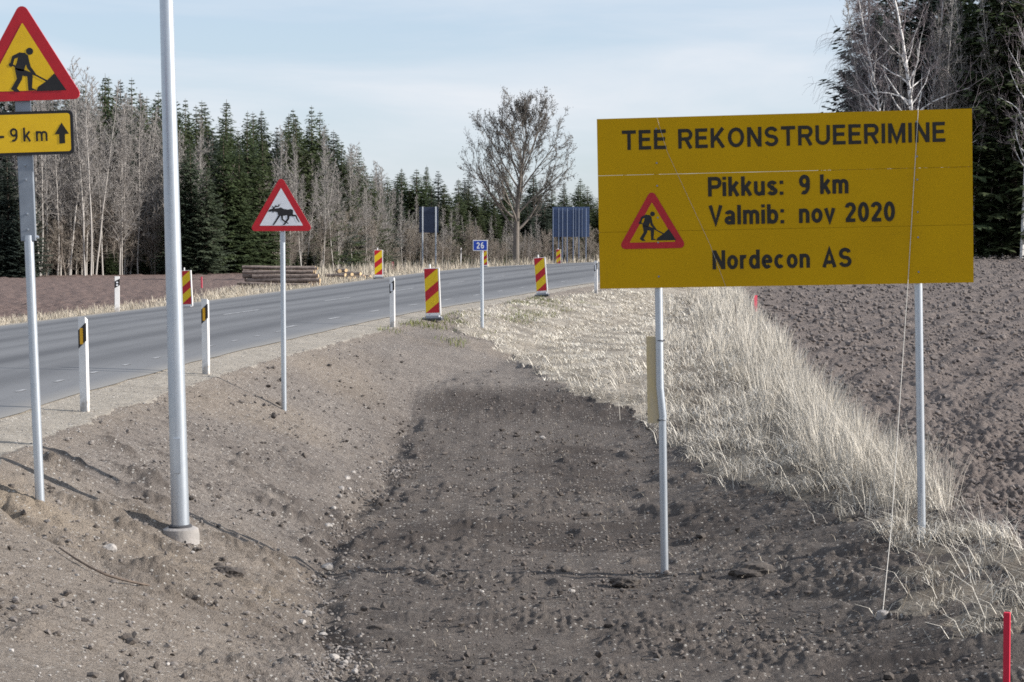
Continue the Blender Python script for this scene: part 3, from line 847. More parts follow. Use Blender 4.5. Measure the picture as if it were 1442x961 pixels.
# ------------------------------------------------------------------ big yellow project board
def big_board():
    BL, BR = at_depth(845, 407, 18.9), at_depth(1371, 398, 18.45)
    TL = at_depth(845, 169, 18.9)
    dx = BR - BL
    rz = math.atan2(dx.y, dx.x)
    roll = -math.asin(dx.z / dx.length)
    wd = dx.length; ht = 1.5
    base = Vector((BL.x, BL.y, BL.z))
    root = thing('project_board', 'wide yellow roadworks project board of three planks on two steel posts', 'sign', base, rz, 0, roll)
    plank = []
    ph = (ht - 0.004) / 3
    for i in range(3):
        z0 = i * (ph + 0.002)
        b = MB(); b.slab([(0, z0), (wd, z0)] + [(wd * (1 - k / 24), z0 + ph - (0.0035 * max(0, math.sin(k * 2.3) * math.sin(k * .9 + .8) - .25) if i == 1 else 0)) for k in range(25)], -0.011 + 0.0015 * (i == 1), 0.011 + 0.0015 * (i == 1))
        plank.append(b.build('plank', M['board'], root))
    for zz in (ph + .0006,):
        b = MB(); b.box(.02, wd - .02, .0135, .035, zz - .04, zz + .04); b.build('seam_backing', M['stick'], root)  # dark strip added behind the lower seam to keep daylight out of the gap
    yf = -0.0145
    U = lambda u: u * wd
    Z = lambda v: ht * (1 - v)
    def words(txts, v1, v0, parent, thick=.185):
        cap = Z(v0) - Z(v1)
        for t, u0, u1 in txts: write(parent, M['letter'], t, U(u0), U(u1), Z(v1), cap, yf, thick=thick)
    words([('TEE REKONSTRUEERIMINE', .068, .930)], .186, .072, plank[2], .175)
    words([('Pikkus:', .299, .500), ('9 km', .543, .673)], .470, .357, plank[1])
    words([('Valmib:', .300, .501), ('nov 2020', .542, .795)], .636, .523, plank[1])
    words([('Nordecon', .308, .568), ('AS', .602, .679)], .897, .786, plank[0])
    # warning triangle printed across two planks
    tw = .569
    o = MB(); o.flat(round_poly([(p[0] + U(.146), p[1] + Z(.768)) for p in tri(tw * 1.075)], tw * .065), yf)
    em = o.build('triangle_emblem', M['red'], root)
    o = MB(); o.flat(round_poly([(p[0] + U(.146), p[1] + Z(.768) + tw * .098) for p in tri(tw * .715)], tw * .008, 3), yf - .0008)
    o.build('centre_field', M['board'], em)
    o = MB(); digger(o, tw * 1.11, 0, yf - .0018)
    o.v = [(v[0] + U(.146) - tw * .056, v[1], v[2] + Z(.768) + tw * .027) for v in o.v]
    o.build('pictogram', M['black'], em)
    # posts behind
    inv = root.matrix_basis.inverted()
    root_m = Matrix.Translation(base) @ root.rotation_euler.to_matrix().to_4x4()
    inv = root_m.inverted()
    for px, py, topx in ((937, 812, 925), (1299, 767, 1290)):
        g = at_depth(px, py, 18.93 if px < 1000 else 18.55)
        g.z = min(g.z, gz(g.x, g.y) + .03) - .15
        top = at_depth(topx, 165 if px < 1000 else 156, 18.93 if px < 1000 else 18.55)
        lo = inv @ g; hi = inv @ top
        hi.y = lo.y = 0.052
        hi.z = ht - .02
        b = MB()
        if px < 1000:   # this post has been bent and stiffened with a board
            kz = (inv @ at_depth(932, 590, 18.93)).z; k2 = (inv @ at_depth(929, 545, 18.93)).z
            mid = lo.lerp(hi, (kz - lo.z) / (hi.z - lo.z)); m2 = lo.lerp(hi, (k2 - lo.z) / (hi.z - lo.z))
            pts = [lo, mid + Vector((.006, 0, -.02)), mid + Vector((.010, 0, .03)), m2 + Vector((-.012, 0, 0)), hi]
            b.tube(pts, .0345, 16)
            b.build('post', M['zinc'], root, True)
            z0, z1 = (inv @ at_depth(920, 596, 18.93)).z, (inv @ at_depth(920, 474, 18.93)).z
            xa, xb = (inv @ at_depth(911, 535, 18.93)).x, (inv @ at_depth(931, 535, 18.93)).x
            c = MB(); c.box(xa, xb, lo.y + .036, lo.y + .056, z0, z1)
            c.build('splint_board', M['plywood'], root, bevel=.002)
            for zz in (z1 - .035, z0 + .03):
                c = MB()
                px_ = lo.lerp(hi, (zz - lo.z) / (hi.z - lo.z)).x
                c.tube([(px_ + .038 * math.cos(t), lo.y + .038 * math.sin(t), zz + .004 * math.sin(3 * t)) for t in np.linspace(0, 2 * math.pi, 15)], .004, 5)
                c.build('wire_tie', M['rubber'], root)
        else:
            b.tube([lo, lo.lerp(hi, .5), hi], .0345, 16)
            b.build('post', M['zinc'], root, True)
        c = MB(); c.lathe([(.036, hi.z - .01), (.036, hi.z + .012), (.01, hi.z + .016)], 14, hi.x, hi.y)
        c.build('post_cap', M['zinc'], root, True)
        for zz in (.10, .40, .62, .90, 1.10, 1.40):
            c = MB(); xx = lo.lerp(hi, (zz - lo.z) / (hi.z - lo.z)).x
            c.tube([(xx, -.010, zz), (xx, -.0165, zz)], .008, 8); c.build('bolt', M['grey_plate'], root)
        for zz in (.25, .75, 1.25):
            c = MB(); xx = lo.lerp(hi, (zz - lo.z) / (hi.z - lo.z)).x
            c.box(xx - .06, xx + .06, .014, .020, zz - .02, zz + .02)
            c.build('clamp', M['zinc'], root)
    return root, root_m, wd, ht
board, BM, BWD, BHT = big_board()

# cords tied over the board
def cord(name, label, pts, rad=.0035, mat='cord'):
    o = bpy.data.objects.new(name, None)
    base = Vector(pts[0])
    b = MB(); b.tube([Vector(p) - base for p in pts], rad, 6)
    bpy.data.objects.remove(o)
    ob = b.build(name, M[mat], None, True, loc=base)
    return tag(ob, label, 'rope')
def on_board(px, py, off=.018):
    p = at_depth(px, py, 18.6)
    d = (p - Vector((0, 0, EYE)))
    n = BM.to_3x3() @ Vector((0, -1, 0)); o = BM @ Vector((0, -off, 0))
    t = (o - Vector((0, 0, EYE))).dot(n) / d.dot(n)
    return Vector((0, 0, EYE)) + d * t
anch = at(1243, 872)
top = on_board(1293, 157); low = on_board(1279, 392, .03)
knot = anch.lerp(low, .28) + Vector((-.0, 0, 0)); knot = at_depth(1255, 745, 17.35)
cord('guy_rope', 'thin pale guy rope from the board top down to a stone on the soil', [anch + Vector((0, 0, .05)), knot, low, top, top + Vector((0, .03, .02))], .0032)
cord('guy_rope', 'short pale cord slanting across the left part of the yellow board', [on_board(925, 166), on_board(940, 215), on_board(1000, 345), on_board(1022, 404), on_board(1022, 407) + Vector((0, .06, 0))], .0012)
b = MB()
for i in range(14):
    t = i / 13; p = at_depth(1256 - 2 * t, 728 + 34 * t, 17.35)
    b.tube([p + Vector((random.uniform(-.02, .02), -.005, random.uniform(-.01, .01))), p + Vector((random.uniform(-.02, .02), .005, random.uniform(-.02, .02)))], .004, 5)
kb = b.build('rope_knot', M['cord'], bpy.data.objects['guy_rope'])
kb.matrix_parent_inverse = Matrix.Translation(-bpy.data.objects['guy_rope'].location)
b = MB(); b.lathe([(.045, -.05), (.05, .01), (.043, .055), (.02, .065)], 10)
tag(b.build('anchor_block', M['concrete'], None, True, loc=anch), 'small grey concrete anchor block holding the guy rope', 'anchor')

# ------------------------------------------------------------------ left roadworks sign
def left_sign():
    g = at(57, 721)
    d = g.y
    k = d / FPX
    root = thing('roadworks_sign', 'yellow roadworks triangle with distance plate on grey post at left edge', 'sign', g, R(0), 0, R(-1.75))
    H = lambda py: (721 - py) * k * 1.0
    b = MB(); b.tube([(0, 0, -.2), (0, 0, H(330))], 6.6 * k, 16)
    b.build('post', M['zinc'], root, True)
    b = MB(); b.box(-10.5 * k, 10.5 * k, -.026, .016, H(338), H(30))
    br = b.build('extension_bracket', M['grey_plate'], root, bevel=.006)
    for i, py in enumerate((232, 252, 300, 322)):
        c = MB()
        c.lathe([(.010, 0), (.010, .006), (.004, .008)], 8)
        m = Matrix.Translation((0, -.0265, H(py))) @ Matrix.Rotation(math.pi / 2, 4, 'X')
        n = len(c.v) - 24
        c.v[n:] = [tuple(m @ Vector(v)) for v in c.v[n:]]
        c.build('bolt', M['grey_plate'], br)
    b = MB(); b.tube([(10.5 * k, 0, H(333)), (14 * k, 0, H(333))], .012, 8); b.build('clamp_bolt', M['zinc'], root)
    w = .835
    cx = 5.5 * k
    tp = tri_sign(root, w, H(142), -.05, M['yellow_sheet'], digger, cx)
    tp.scale = (1, 1, .985)
    pw, z0, z1 = 130 * k, H(218), H(157)
    outl = round_poly([(-pw / 2, z0), (pw / 2, z0), (pw / 2, z1), (-pw / 2, z1)], .035)
    b = MB(); b.slab(outl, -.05, -.03)
    pl = b.build('distance_plate', M['black'], root, loc=(cx, 0, 0))
    b = MB(); ins = .022
    b.flat(round_poly([(-pw / 2 + ins, z0 + ins), (pw / 2 - ins, z0 + ins), (pw / 2 - ins, z1 - ins), (-pw / 2 + ins, z1 - ins)], .022), -.0515)
    b.build('plate_field', M['yellow_sheet'], pl)
    b = MB()
    X = lambda px: (px - 34) * k
    write(pl, M['letter'], '9km', X(10), X(63), H(199), 19.5 * k, -.053, gap=.34, thick=.15)
    write(pl, M['letter'], '-', X(-8), X(2), H(199), 19.5 * k, -.053)
    b.flat([(X(p[0]), H(p[1])) for p in ((83, 174), (93, 190), (87, 190), (87, 203), (79, 203), (79, 190), (73, 190))], -.0532)
    b.build('arrow', M['letter'], pl)
left_sign()

# ------------------------------------------------------------------ lamp column
def lamp_column():
    g = at(254.5, 757)
    k = g.y / FPX
    root = thing('lamp_column', 'tall tapered grey steel column on a round concrete footing', 'lamp post', g, 0, 0, R(-1.05))
    b = MB(); b.lathe([(.155, -.35), (.158, .02), (.150, .07), (.12, .085)], 28)
    b.v = [(v[0], v[1], v[2] + (0)) for v in b.v]
    b.build('footing', M['concrete'], root, True)
    c = MB(); c.tube([(.06, -.154, -.02), (.06, -.16, -.02)], .012, 8); c.build('bolt_hole', M['rubber'], root)
    b = MB(); b.lathe([(.10, .08), (.098, .10), (.086, .108)], 24); b.build('collar', M['rubber'], root, True)
    b = MB(); b.lathe([(.0765, .085), (.0755, .3), (.069, 2.0), (.060, 4.0), (.052, 5.6), (.05, 6.2), (.035, 9.0)], 28)
    b.build('shaft', M['zinc'], root, True)
    # out of frame above: a simple arm and luminaire so that the column ends as one
    b = MB(); b.tube([(0, 0, 9.0), (-.1, .0, 9.3), (-.6, 0, 9.5), (-1.3, 0, 9.58)], .03, 10); b.build('bracket_arm', M['zinc'], root, True)
    b = MB(); b.box(-1.95, -1.25, -.14, .14, 9.53, 9.62); b.build('luminaire', M['grey_plate'], root, bevel=.03)
    # service door seam
    b = MB(); b.box(-.03, .03, -.083, -.072, .55, .85); b.build('service_door', M['zinc'], root, bevel=.003)
lamp_column()

# ------------------------------------------------------------------ moose sign, route sign
def moose_sign():
    g = at(400, 576)
    k = g.y / FPX
    root = thing('moose_sign', 'white triangle sign with red border and black moose on a slim grey post', 'sign', g, 0, 0, R(-0.15))
    H = lambda py: (576 - py) * k
    b = MB(); b.tube([(0, 0, -.2), (0, 0, H(262))], 3.7 * k, 14); b.build('post', M['zinc'], root, True)
    tri_sign(root, 83 * k, H(325.5), -.06, M['white_sheet'], moose, -1.0 * k)
    b = MB(); b.box(-.07, .07, -.04, -.02, H(312), H(306)); b.build('clamp', M['zinc'], root)
moose_sign()

def route_sign():
    g = at(679, 462)
    k = g.y / FPX
    root = thing('route_sign', 'small blue route number sign on a thin grey post by the shoulder', 'sign', g, 0, 0, R(-0.2))
    H = lambda py: (462 - py) * k
    b = MB(); b.tube([(0, 0, -.2), (0, 0, H(342))], 2.5 * k, 12); b.build('post', M['zinc'], root, True)
    x0, x1, z0, z1 = -12.5 * k, 8.2 * k, H(353.5), H(338.5)
    b = MB(); b.box(x0, x1, -.055, -.04, z0, z1); pl = b.build('number_plate', M['white_sheet'], root, bevel=.003)
    i = 1.0 * k
    b = MB(); b.quad((x0 + i, -.0565, z0 + i), (x1 - i, -.0565, z0 + i), (x1 - i, -.0565, z1 - i), (x0 + i, -.0565, z1 - i)); b.build('plate_field', M['blue'], pl)
    cx = (x0 + x1) / 2
    write(pl, M['white_sheet'], '26', cx - 5.2 * k, cx + 5.2 * k, (z0 + z1) / 2 - 4.4 * k, 8.8 * k, -.058, gap=.2, thick=.17)
route_sign()

# ------------------------------------------------------------------ delineator posts
def delineator(style):
    root = thing('delineator_post', 'post', 'road post', (0, 0, 0))
    # flat front face, rounded back, slanted top
    sec = [(-.055, -.022), (.055, -.022), (.060, -.010), (.050, .022), (.026, .040), (-.026, .040), (-.050, .022), (-.060, -.010)]
    b = MB(); n = len(sec)
    top = lambda x, y: 1.0 - (y + .022) * 0.7 - abs(x) * .12
    vz = [(x, y, -.25) for x, y in sec] + [(x, y, top(x, y)) for x, y in sec]
    b.v += vz
    for i in range(n): b.f.append((i, (i + 1) % n, n + (i + 1) % n, n + i))
    b.f.append(tuple(range(n, 2 * n)))
    b.build('body', M['white'], root, bevel=.003)
    y = -.0245
    b = MB(); b.flat([(-.055, .66), (.055, .735), (.055, .925), (-.055, .85)], y)
    # the band runs round the edge of the post
    b.poly([(-.055, y, .66), (-.055, y, .85), (-.0625, -.011, .845), (-.0625, -.011, .655)])
    b.poly([(.055, y, .735), (.0625, -.011, .74), (.0625, -.011, .93), (.055, y, .925)])
    band = b.build('black_band', M['black'], root)
    b = MB()
    if style == 'amber':
        b.box(-.024, .024, y - .005, y + .001, .705, .875); b.build('reflector', M['orange_ref'], band, bevel=.002)
    elif style == 'white':
        b.box(-.027, .027, y - .005, y + .001, .71, .875); b.build('reflector', M['white_sheet'], band, bevel=.002)
    else:
        for z in (.745, .82):
            b = MB(); b.tube([(0, y + .001, z), (0, y - .006, z)], .024, 12)
            b.build('reflector', M['white_sheet'], band)
    return root
def place_posts():
    protos = {}
    for px, py, htpx, style, rz, lean, label in (
        (120, 580, 135, 'amber', -38, -1.2, 'white road post with amber reflector, the larger one beside the left roadworks sign'),
        (290.5, 527, 107, 'amber', -38, -.6, 'white road post with amber reflector, just right of the tall lamp column'),
        (553, 461, 71, 'white', -35, -.4, 'white road post with black framed white reflector, left of the near striped board'),
        (839.5, 414, 47, 'white', -30, -.5, 'white road post at the left edge of the yellow project board'),
        (165, 439, 50, 'dots', 12, .4, 'white road post across the road before the ploughed field'),
        (649, 377, 28, 'dots', 10, .8, 'small far white road post left of the blue route sign')):
        g = at(px, py)
        if style in protos: o = copy_tree(protos[style])
        else: o = protos[style] = delineator(style)
        o['label'] = label; o['group'] = 'white delineator posts along the road'
        s = htpx * g.y / FPX
        o.location = g; o.rotation_euler = (0, R(lean), R(rz)); o.scale = (1, 1, s)
place_posts()

# ------------------------------------------------------------------ striped barrier boards
def barrier():
    root = thing('striped_barrier', 'board', 'barrier', (0, 0, 0))
    w, z0, z1 = .30, .17, 1.13
    b = MB(); b.box(-w / 2 - .012, w / 2 + .03, -.02, .035, z0 - .06, z1 + .012); b.build('frame', M['white'], root, bevel=.008)
    y = -.0225
    b = MB(); b.quad((-w / 2, y, z0), (w / 2, y, z0), (w / 2, y, z1), (-w / 2, y, z1)); fc = b.build('yellow_face', M['stripe_yellow'], root)
    H = z1 - z0; y -= .0015
    s = .215                                   # each band's height along the side
    f = lambda x: (x + w / 2) / w * .235       # rise of the slant across the board
    def band(lo):                              # band between lo and lo+s at the left edge
        pts = []
        L0, L1, R0, R1 = lo, lo + s, lo + .235, lo + s + .235
        poly = [(-w / 2, L0), (w / 2, R0), (w / 2, R1), (-w / 2, L1)]
        def clip(P, zc, keep_below):
            out = []
            for i in range(len(P)):
                a, c = P[i - 1], P[i]
                ia = (a[1] <= zc) == keep_below; ic = (c[1] <= zc) == keep_below
                if ia != ic:
                    t = (zc - a[1]) / (c[1] - a[1]); out.append((a[0] + t * (c[0] - a[0]), zc))
                if ic: out.append(c)
            return out
        poly = clip(poly, 0.0, False)
        if poly: poly = clip(poly, H, True)
        if len(poly) >= 3:
            b = MB(); b.flat([(p[0], z0 + p[1]) for p in poly], y); b.build('red_stripe', M['red'], fc)
    for lo in (-.215, .245, .735): band(lo)
    b = MB(); b.tube([(-.03, .01, z1), (-.03, .01, z1 + .095)], .02, 10); b.build('lamp_peg', M['white'], root, True)
    b = MB(); b.box(-.21, .21, -.16, .16, 0, .055); b.build('foot_plate', M['rubber'], root, bevel=.01)
    b = MB(); b.box(-.15, .15, -.10, .10, .055, .12); b.build('base_block', M['base_grey'], root, bevel=.012)
    for x in (-.185, .185):
        b = MB(); b.box(x - .02, x + .02, -.11, -.02, .056, .085); b.build('carry_handle', M['base_grey'], root, bevel=.004)
    return root
def place_barriers():
    first = None
    for px, py, htpx, depth, rz, lean, label in (
        (610, 452, 80, None, -8, -2.2, 'red and yellow striped barrier board standing nearest, on the near gravel shoulder'),
        (263.5, 437, 60, None, -12, -2.5, 'striped barrier board half hidden by the tall lamp column'),
        (533, 394, 41, None, 4, -.3, 'striped barrier board across the road right of the log pile'),
        (763.5, 418, 60, None, -8, -4.5, 'tilted striped barrier board between the lone tree and yellow board'),
        (683, 377, 26, None, -4, -1, 'striped barrier board hidden behind the blue route sign'),
        (786.5, 369.5, 25, 129, -4, -.5, 'small far striped barrier board in front of the blue sign back')):
        g = at(px, py) if depth is None else at_depth(px, py, depth)
        o = barrier() if first is None else copy_tree(first)
        if first is None: first = o
        o['label'] = label; o['group'] = 'striped barrier boards along the road edges'
        g.z = max(gz(g.x, g.y), .008 if -1 else 0) if depth is None and False else gz(g.x, g.y) + (.0 if depth is None else 0)
        o.location = g; s = htpx * g.y / FPX / 1.225
        o.scale = (1, 1, 1) if abs(s - 1) < .12 else (s, s, s)
        o.rotation_euler = (0, R(lean), R(rz))
place_barriers()

# ------------------------------------------------------------------ stakes and sticks
def stake(px, py, wpx, hpx, label, mat, depth=None):
    g = at(px, py) if depth is None else at_depth(px, py, depth)
    g.z = gz(g.x, g.y); k = g.y / FPX
    b = MB(); w = wpx * k / 2; h = hpx * k
    b.v += [(x, y, -.25) for x, y in ((-w, -.012), (w, -.012), (w, .012), (-w, .012))] + [(x, y, h) for x, y in ((-w, -.012), (w, -.012), (w, .012), (-w, .012))]
    b.f += [(0, 1, 5, 4), (1, 2, 6, 5), (2, 3, 7, 6), (3, 0, 4, 7), (4, 5, 6, 7)]
    o = b.build('survey_stake', M[mat], None, bevel=.002, loc=g)
    o.rotation_euler = (0, R(random.uniform(-1.2, .6)), R(random.uniform(-25, 10)))
    tag(o, label, 'stake', 'red survey stakes')
stake(1417, 1005, 9, 145, 'red survey stake standing nearest, in the soil below the dry grass', 'stake')
stake(1064, 437, 4.4, 21, 'small pink stake at the near edge of the right ploughed field', 'stake_pink')
stake(553, 382, 3.2, 13, 'tiny pink stake right of the far striped board across the road', 'stake_pink')
stake(284, 406, 2.4, 16, 'pink stake in the left field just right of the lamp column', 'stake_pink')
g = at(1037, 481); b = MB(); b.tube([(0, 0, -.1), (-.01, 0, .5), (-.03, 0, (481 - 428) * g.y / FPX)], [.012, .01, .007], 6)
tag(b.build('dead_stem', M['stick'], None, True, loc=g), 'thin dark upright stem at the grass edge below the board', 'stick')
P = [at(83 + 178 * t, 778 + 80 * t + 9 * math.sin(t * 5)) + Vector((0, 0, .035)) for t in np.linspace(0, 1, 9)]
b = MB(); b.tube([p - P[0] for p in P], [.006, .008, .009, .01, .01, .009, .008, .006, .004], 6)
tag(b.build('twig', M['stick'], None, True, loc=P[0]), 'long bent twig lying on the soil bank in front of the lamp footing', 'twig')

# ------------------------------------------------------------------ grey sign backs across the road
def back_sign():
    g = at(604, 381); k = g.y / FPX
    root = thing('sign_back', 'grey back of an upright direction sign on two pale posts across the road', 'sign', g, 0)
    H = lambda py: (381 - py) * k
    b = MB(); b.box(-13.5 * k, 13.5 * k, -.012, .012, H(328), H(292)); b.build('panel', M['sign_back'], root, bevel=.006)
    for x in (-9, 9.5):
        b = MB(); b.tube([(x * k, -.055, -.3), (x * k, -.055, H(291.5))], 1.2 * k, 10); b.build('post', M['zinc'], root, True)
    for z in (300, 320):
        b = MB(); b.box(-13 * k, 13 * k, -.03, -.012, H(z) - .02, H(z) + .02); b.build('rail', M['sign_back'], root)
back_sign()
def big_back():
    d = 150.0; k = d / FPX
    g = at_depth(804, 369, d); z = gz(g.x, g.y)
    root = thing('large_sign_back', 'large blue grey back of a far road sign with pale vertical posts', 'sign', (g.x, d, z), R(0))
    zz = lambda py: at_depth(804, py, d).z - z
    X = lambda px: (px - 804) * k
    rows = 8
    for i in range(rows):
        a, c = zz(334) + (zz(291.5) - zz(334)) * i / rows, zz(334) + (zz(291.5) - zz(334)) * (i + 1) / rows
        b = MB(); b.box(X(778), X(830), -.01, .03, a + .004, c - .004); b.build('panel', M['back_blue'], root)
    for px in (778.6, 786.5, 792, 798.5, 807, 810.5, 815, 819.5, 825):
        b = MB(); full = px in (778.6, 786.5, 792, 798.5, 807, 815, 825)
        b.tube([(X(px), -.06, -.3 if full else zz(335)), (X(px), -.06, zz(293.5))], .034 if full else .026, 8); b.build('post', M['blue_post'], root, True)
big_back()

# ------------------------------------------------------------------ log pile
def logs():
    base = at(398, 404); k = base.y / FPX
    ang = R(-5)
    def log(cx, cy, cz, ln, rad, rz, tilt=0.0):
        m = MB(); n = 9; pts = []
        for i in range(6):
            t = i / 5 - .5
            pts.append((t * ln, random.uniform(-.012, .012), random.uniform(-.01, .01)))
        rads = [rad * random.uniform(.9, 1.06) * (1 - .12 * i / 5) for i in range(6)]
        m.tube(pts, rads, n, cap=False)
        o = m.build('log', M['bark_log'], None, True, loc=(cx, cy, cz))
        o.rotation_euler = (random.uniform(0, 6), tilt, rz)
        e = MB()
        for s, i in ((-1, 0), (1, 5)):
            p = pts[i]
            e.poly([(p[0] + s * .002, p[1] + rads[i] * .97 * math.cos(q), p[2] + rads[i] * .97 * math.sin(q)) for q in np.linspace(0, 2 * math.pi, 10)[:-1]][::s])
        e.build('cut_end', M['cut_wood'], o)
        return o
    ln0 = 104 * k / math.cos(ang)
    row = 0; z = .09
    LB = 'bark covered log in the long stack on the far verge'
    for nrow, off in ((5, 0), (5, .07), (4, .12), (3, .2), (2, .3)):
        for i in range(nrow):
            y = base.y + off + i * .21 + random.uniform(-.03, .03); x = base.x + random.uniform(-.3, .18)
            r_ = random.uniform(.06, .10)
            o = log(x - .03, y, gz(x, y) * .0 + base.z + z, ln0 * random.uniform(.84, 1.04), r_, ang + R(random.uniform(-3, 3)), R(random.uniform(-1.2, 1.2)))
            tag(o, LB, 'log', 'stack of logs on the far verge')
        z += .155
    LS = 'short log lying among others at the right end of the stack'
    for i in range(13):
        px = 449 + i * 2.6; g = at(px, 397 - i * .35); g.y += .15
        o = log(base.x + (px - 398) * k, g.y + random.uniform(-.4, .4), base.z + .10 + (.17 if i % 2 and i < 8 else 0) + (.17 if i < 4 else 0), random.uniform(.5, 1.0), random.uniform(.07, .11), R(random.uniform(-95, -15)))
        tag(o, LS, 'log', 'short logs beside the stack')
    p = at_depth(380, 378, base.y + .5)
    o = log(p.x - .1, p.y, p.z + .02, 1.6, .022, R(6), R(4)); tag(o, 'thin pole lying on top of the log stack', 'log')
logs()

# ------------------------------------------------------------------ trees
class TB:
    """fast collector of thin open tubes and leaf faces for plants"""
    def __init__(s): s.V = []; s.Q = []; s.n = 0; s.LV = []; s.LQ = []
    def tube(s, P, rad, n=3):
        P = np.asarray(P, float); m = len(P); rad = np.broadcast_to(np.asarray(rad, float), (m,))
        T = np.gradient(P, axis=0); T /= np.linalg.norm(T, axis=1, keepdims=True) + 1e-9
        ref = np.array([0, 0, 1.0]) if abs(T[0, 2]) < .9 else np.array([1.0, 0, 0])
        A = np.cross(T, ref); A /= np.linalg.norm(A, axis=1, keepdims=True) + 1e-9
        B = np.cross(T, A)
        th = 2 * np.pi * np.arange(n) / n
        ring = P[:, None] + rad[:, None, None] * (A[:, None] * np.cos(th)[None, :, None] + B[:, None] * np.sin(th)[None, :, None])
        s.V.append(ring.reshape(-1, 3))
        i = np.arange(m - 1)[:, None] * n; k = np.arange(n)[None]; k2 = (k + 1) % n
        s.Q.append((np.stack([i + k, i + k2, i + n + k2, i + n + k], -1).reshape(-1, 4)) + s.n)
        s.n += m * n
    def mesh(s, name, mat, smooth=True):
        return np_mesh(name, np.concatenate(s.V), quads=np.concatenate(s.Q), mats=(mat,), smooth=smooth)

def rv(): return np.array([random.gauss(0, 1) for _ in range(3)])
def unit(v): return v / (np.linalg.norm(v) + 1e-9)
def path(p, d, ln, n, wander, up=0.0):
    P = [np.array(p, float)]; d = unit(np.array(d, float))
    for i in range(n):
        d = unit(d + rv() * wander + np.array([0, 0, up]))
        P.append(P[-1] + d * ln / n)
    return np.array(P)

def bare_tree(seed, h, r0, spread=1.0, start=.25, nbr=46, twig=.011, lean=0.0, up=.10, droop=False, forks=0, limbs=False):
    random.seed(seed)
    tk, cr = TB(), TB()
    base = path((0, 0, -.3), (lean, 0, 1), h + .3, 11, .035, .05)
    tr = r0 * (1 - np.linspace(0, 1, 12) ** 1.1 * .86)
    tk.tube(base, tr, 7)
    stems = [(base, tr)]
    for _ in range(forks):
        i = random.randint(2, 5)
        f = path(base[i], unit(np.array([random.uniform(-.5, .5), random.uniform(-.5, .5), 1.5])), h * (1 - i / 12) * .95, 8, .05, .08)
        fr = np.linspace(tr[i] * .75, r0 * .13, 9); tk.tube(f, fr, 6); stems.append((f, fr))
    for k in range(nbr):
        P, rr = random.choice(stems) if k % 3 == 0 else stems[0]
        m = len(P) - 1
        t = start + (1 - start) * (k + random.random()) / nbr
        if P is not base: t = .2 + .8 * random.random()
        f = t * m; i = min(int(f), m - 1)
        p = P[i] + (P[i + 1] - P[i]) * (f - i)
        az = k * 2.4 + random.uniform(-.5, .5)
        el = random.uniform(.35, 1.0) + .25 * t
        d = np.array([math.cos(az) * math.cos(el), math.sin(az) * math.cos(el), math.sin(el)])
        ln = h * (.25 * (1 - t) + .07) * random.uniform(.6, 1.15) * spread
        br = path(p, d, ln, 5, .16, up)
        rb = max(.008, min(rr[i] * .45, ln * .012))
        (tk if limbs and k < nbr * .6 else cr).tube(br, np.linspace(rb * (1.5 if limbs else 1), twig * .8, 6), 4)
        for c in range(6):
            q = br[random.randint(1, 5)]
            d2 = unit(d + rv() * .55 + np.array([0, 0, -.25 if droop else .15]))
            l2 = ln * random.uniform(.25, .5)
            b2 = path(q, d2, l2, 3, .2, -.22 if droop else .08)
            cr.tube(b2, np.linspace(twig * 1.1, twig * .7, 4), 3)
            for e in range(4):
                q2 = b2[random.randint(1, 3)]
                d3 = unit(d2 + rv() * .6 + np.array([0, 0, -.8 if droop else .1]))
                b3 = path(q2, d3, l2 * random.uniform(.35, .8), 2, .2, -.5 if droop else .05)
                cr.tube(b3, [twig * .75, twig * .6, twig * .45], 3)
    return tk, cr

def spruce(seed, h, rw, dens=1.0):
    random.seed(seed); rg = np.random.default_rng(seed)
    tk = TB(); tk.tube(np.array([(0, 0, -.3), (0, 0, h * .5), (0, 0, h)]), [h * .012, h * .007, .01], 6)
    V = []; z = h * .05
    while z < h * .995:
        t = z / h
        Rm = rw * ((1 - t) ** .82 * (.62 + .38 * min(1, (1 - t) * 5))) * (1 if t > .12 else .75 + 2 * t) + .05 + .25 * (t > .86) * (1 - t)
        nb = int(7 + 4 * (1 - t))
        a0 = random.random() * 6.28
        for b in range(nb):
            az = a0 + 6.283 * b / nb + random.uniform(-.3, .3)
            ln = Rm * random.uniform(.5, 1.18)
            if random.random() < .08: continue
            sl = -.45 + .95 * t + random.uniform(-.22, .2)
            hd = np.array([math.cos(az), math.sin(az), 0]); sd = np.array([-math.sin(az), math.cos(az), 0])
            ns = max(3, int(ln / .16 * dens))
            s = (np.arange(ns) + rg.random(ns)) / ns
            s = .12 + .88 * s
            C0 = hd[None] * (ln * s)[:, None]
            C0[:, 2] = z + random.uniform(-.5, .5) * h * .026 * (1 - t) + ln * s * sl + .22 * ln * s * s
            w = (.04 + .09 * min(1, ln / .9) + .18 * (1 - s) * min(1, ln / 1.2)) * (1 + .3 * rg.random(ns)) * .98
            for sg in (-1, 1):
                dirv = unit(hd * .75 + sd * sg * .8)[None] + rg.normal(0, .22, (ns, 3)); dirv[:, 2] -= .32
                L = (w * 1.9)[:, None]
                tip = C0 + dirv * L
                wd = np.cross(dirv, np.array([0, 0, 1.0])[None]) * (w * .42)[:, None] + rg.normal(0, .02, (ns, 3))
                mid = C0 + dirv * L * .45
                V.append(np.stack([C0, mid - wd, tip, mid + wd], 1).reshape(-1, 3))
        z += h * .0165 * random.uniform(.4, 1.6) + .02
    V = np.concatenate(V)
    Q = np.arange(len(V)).reshape(-1, 4)
    return tk, (V, Q)

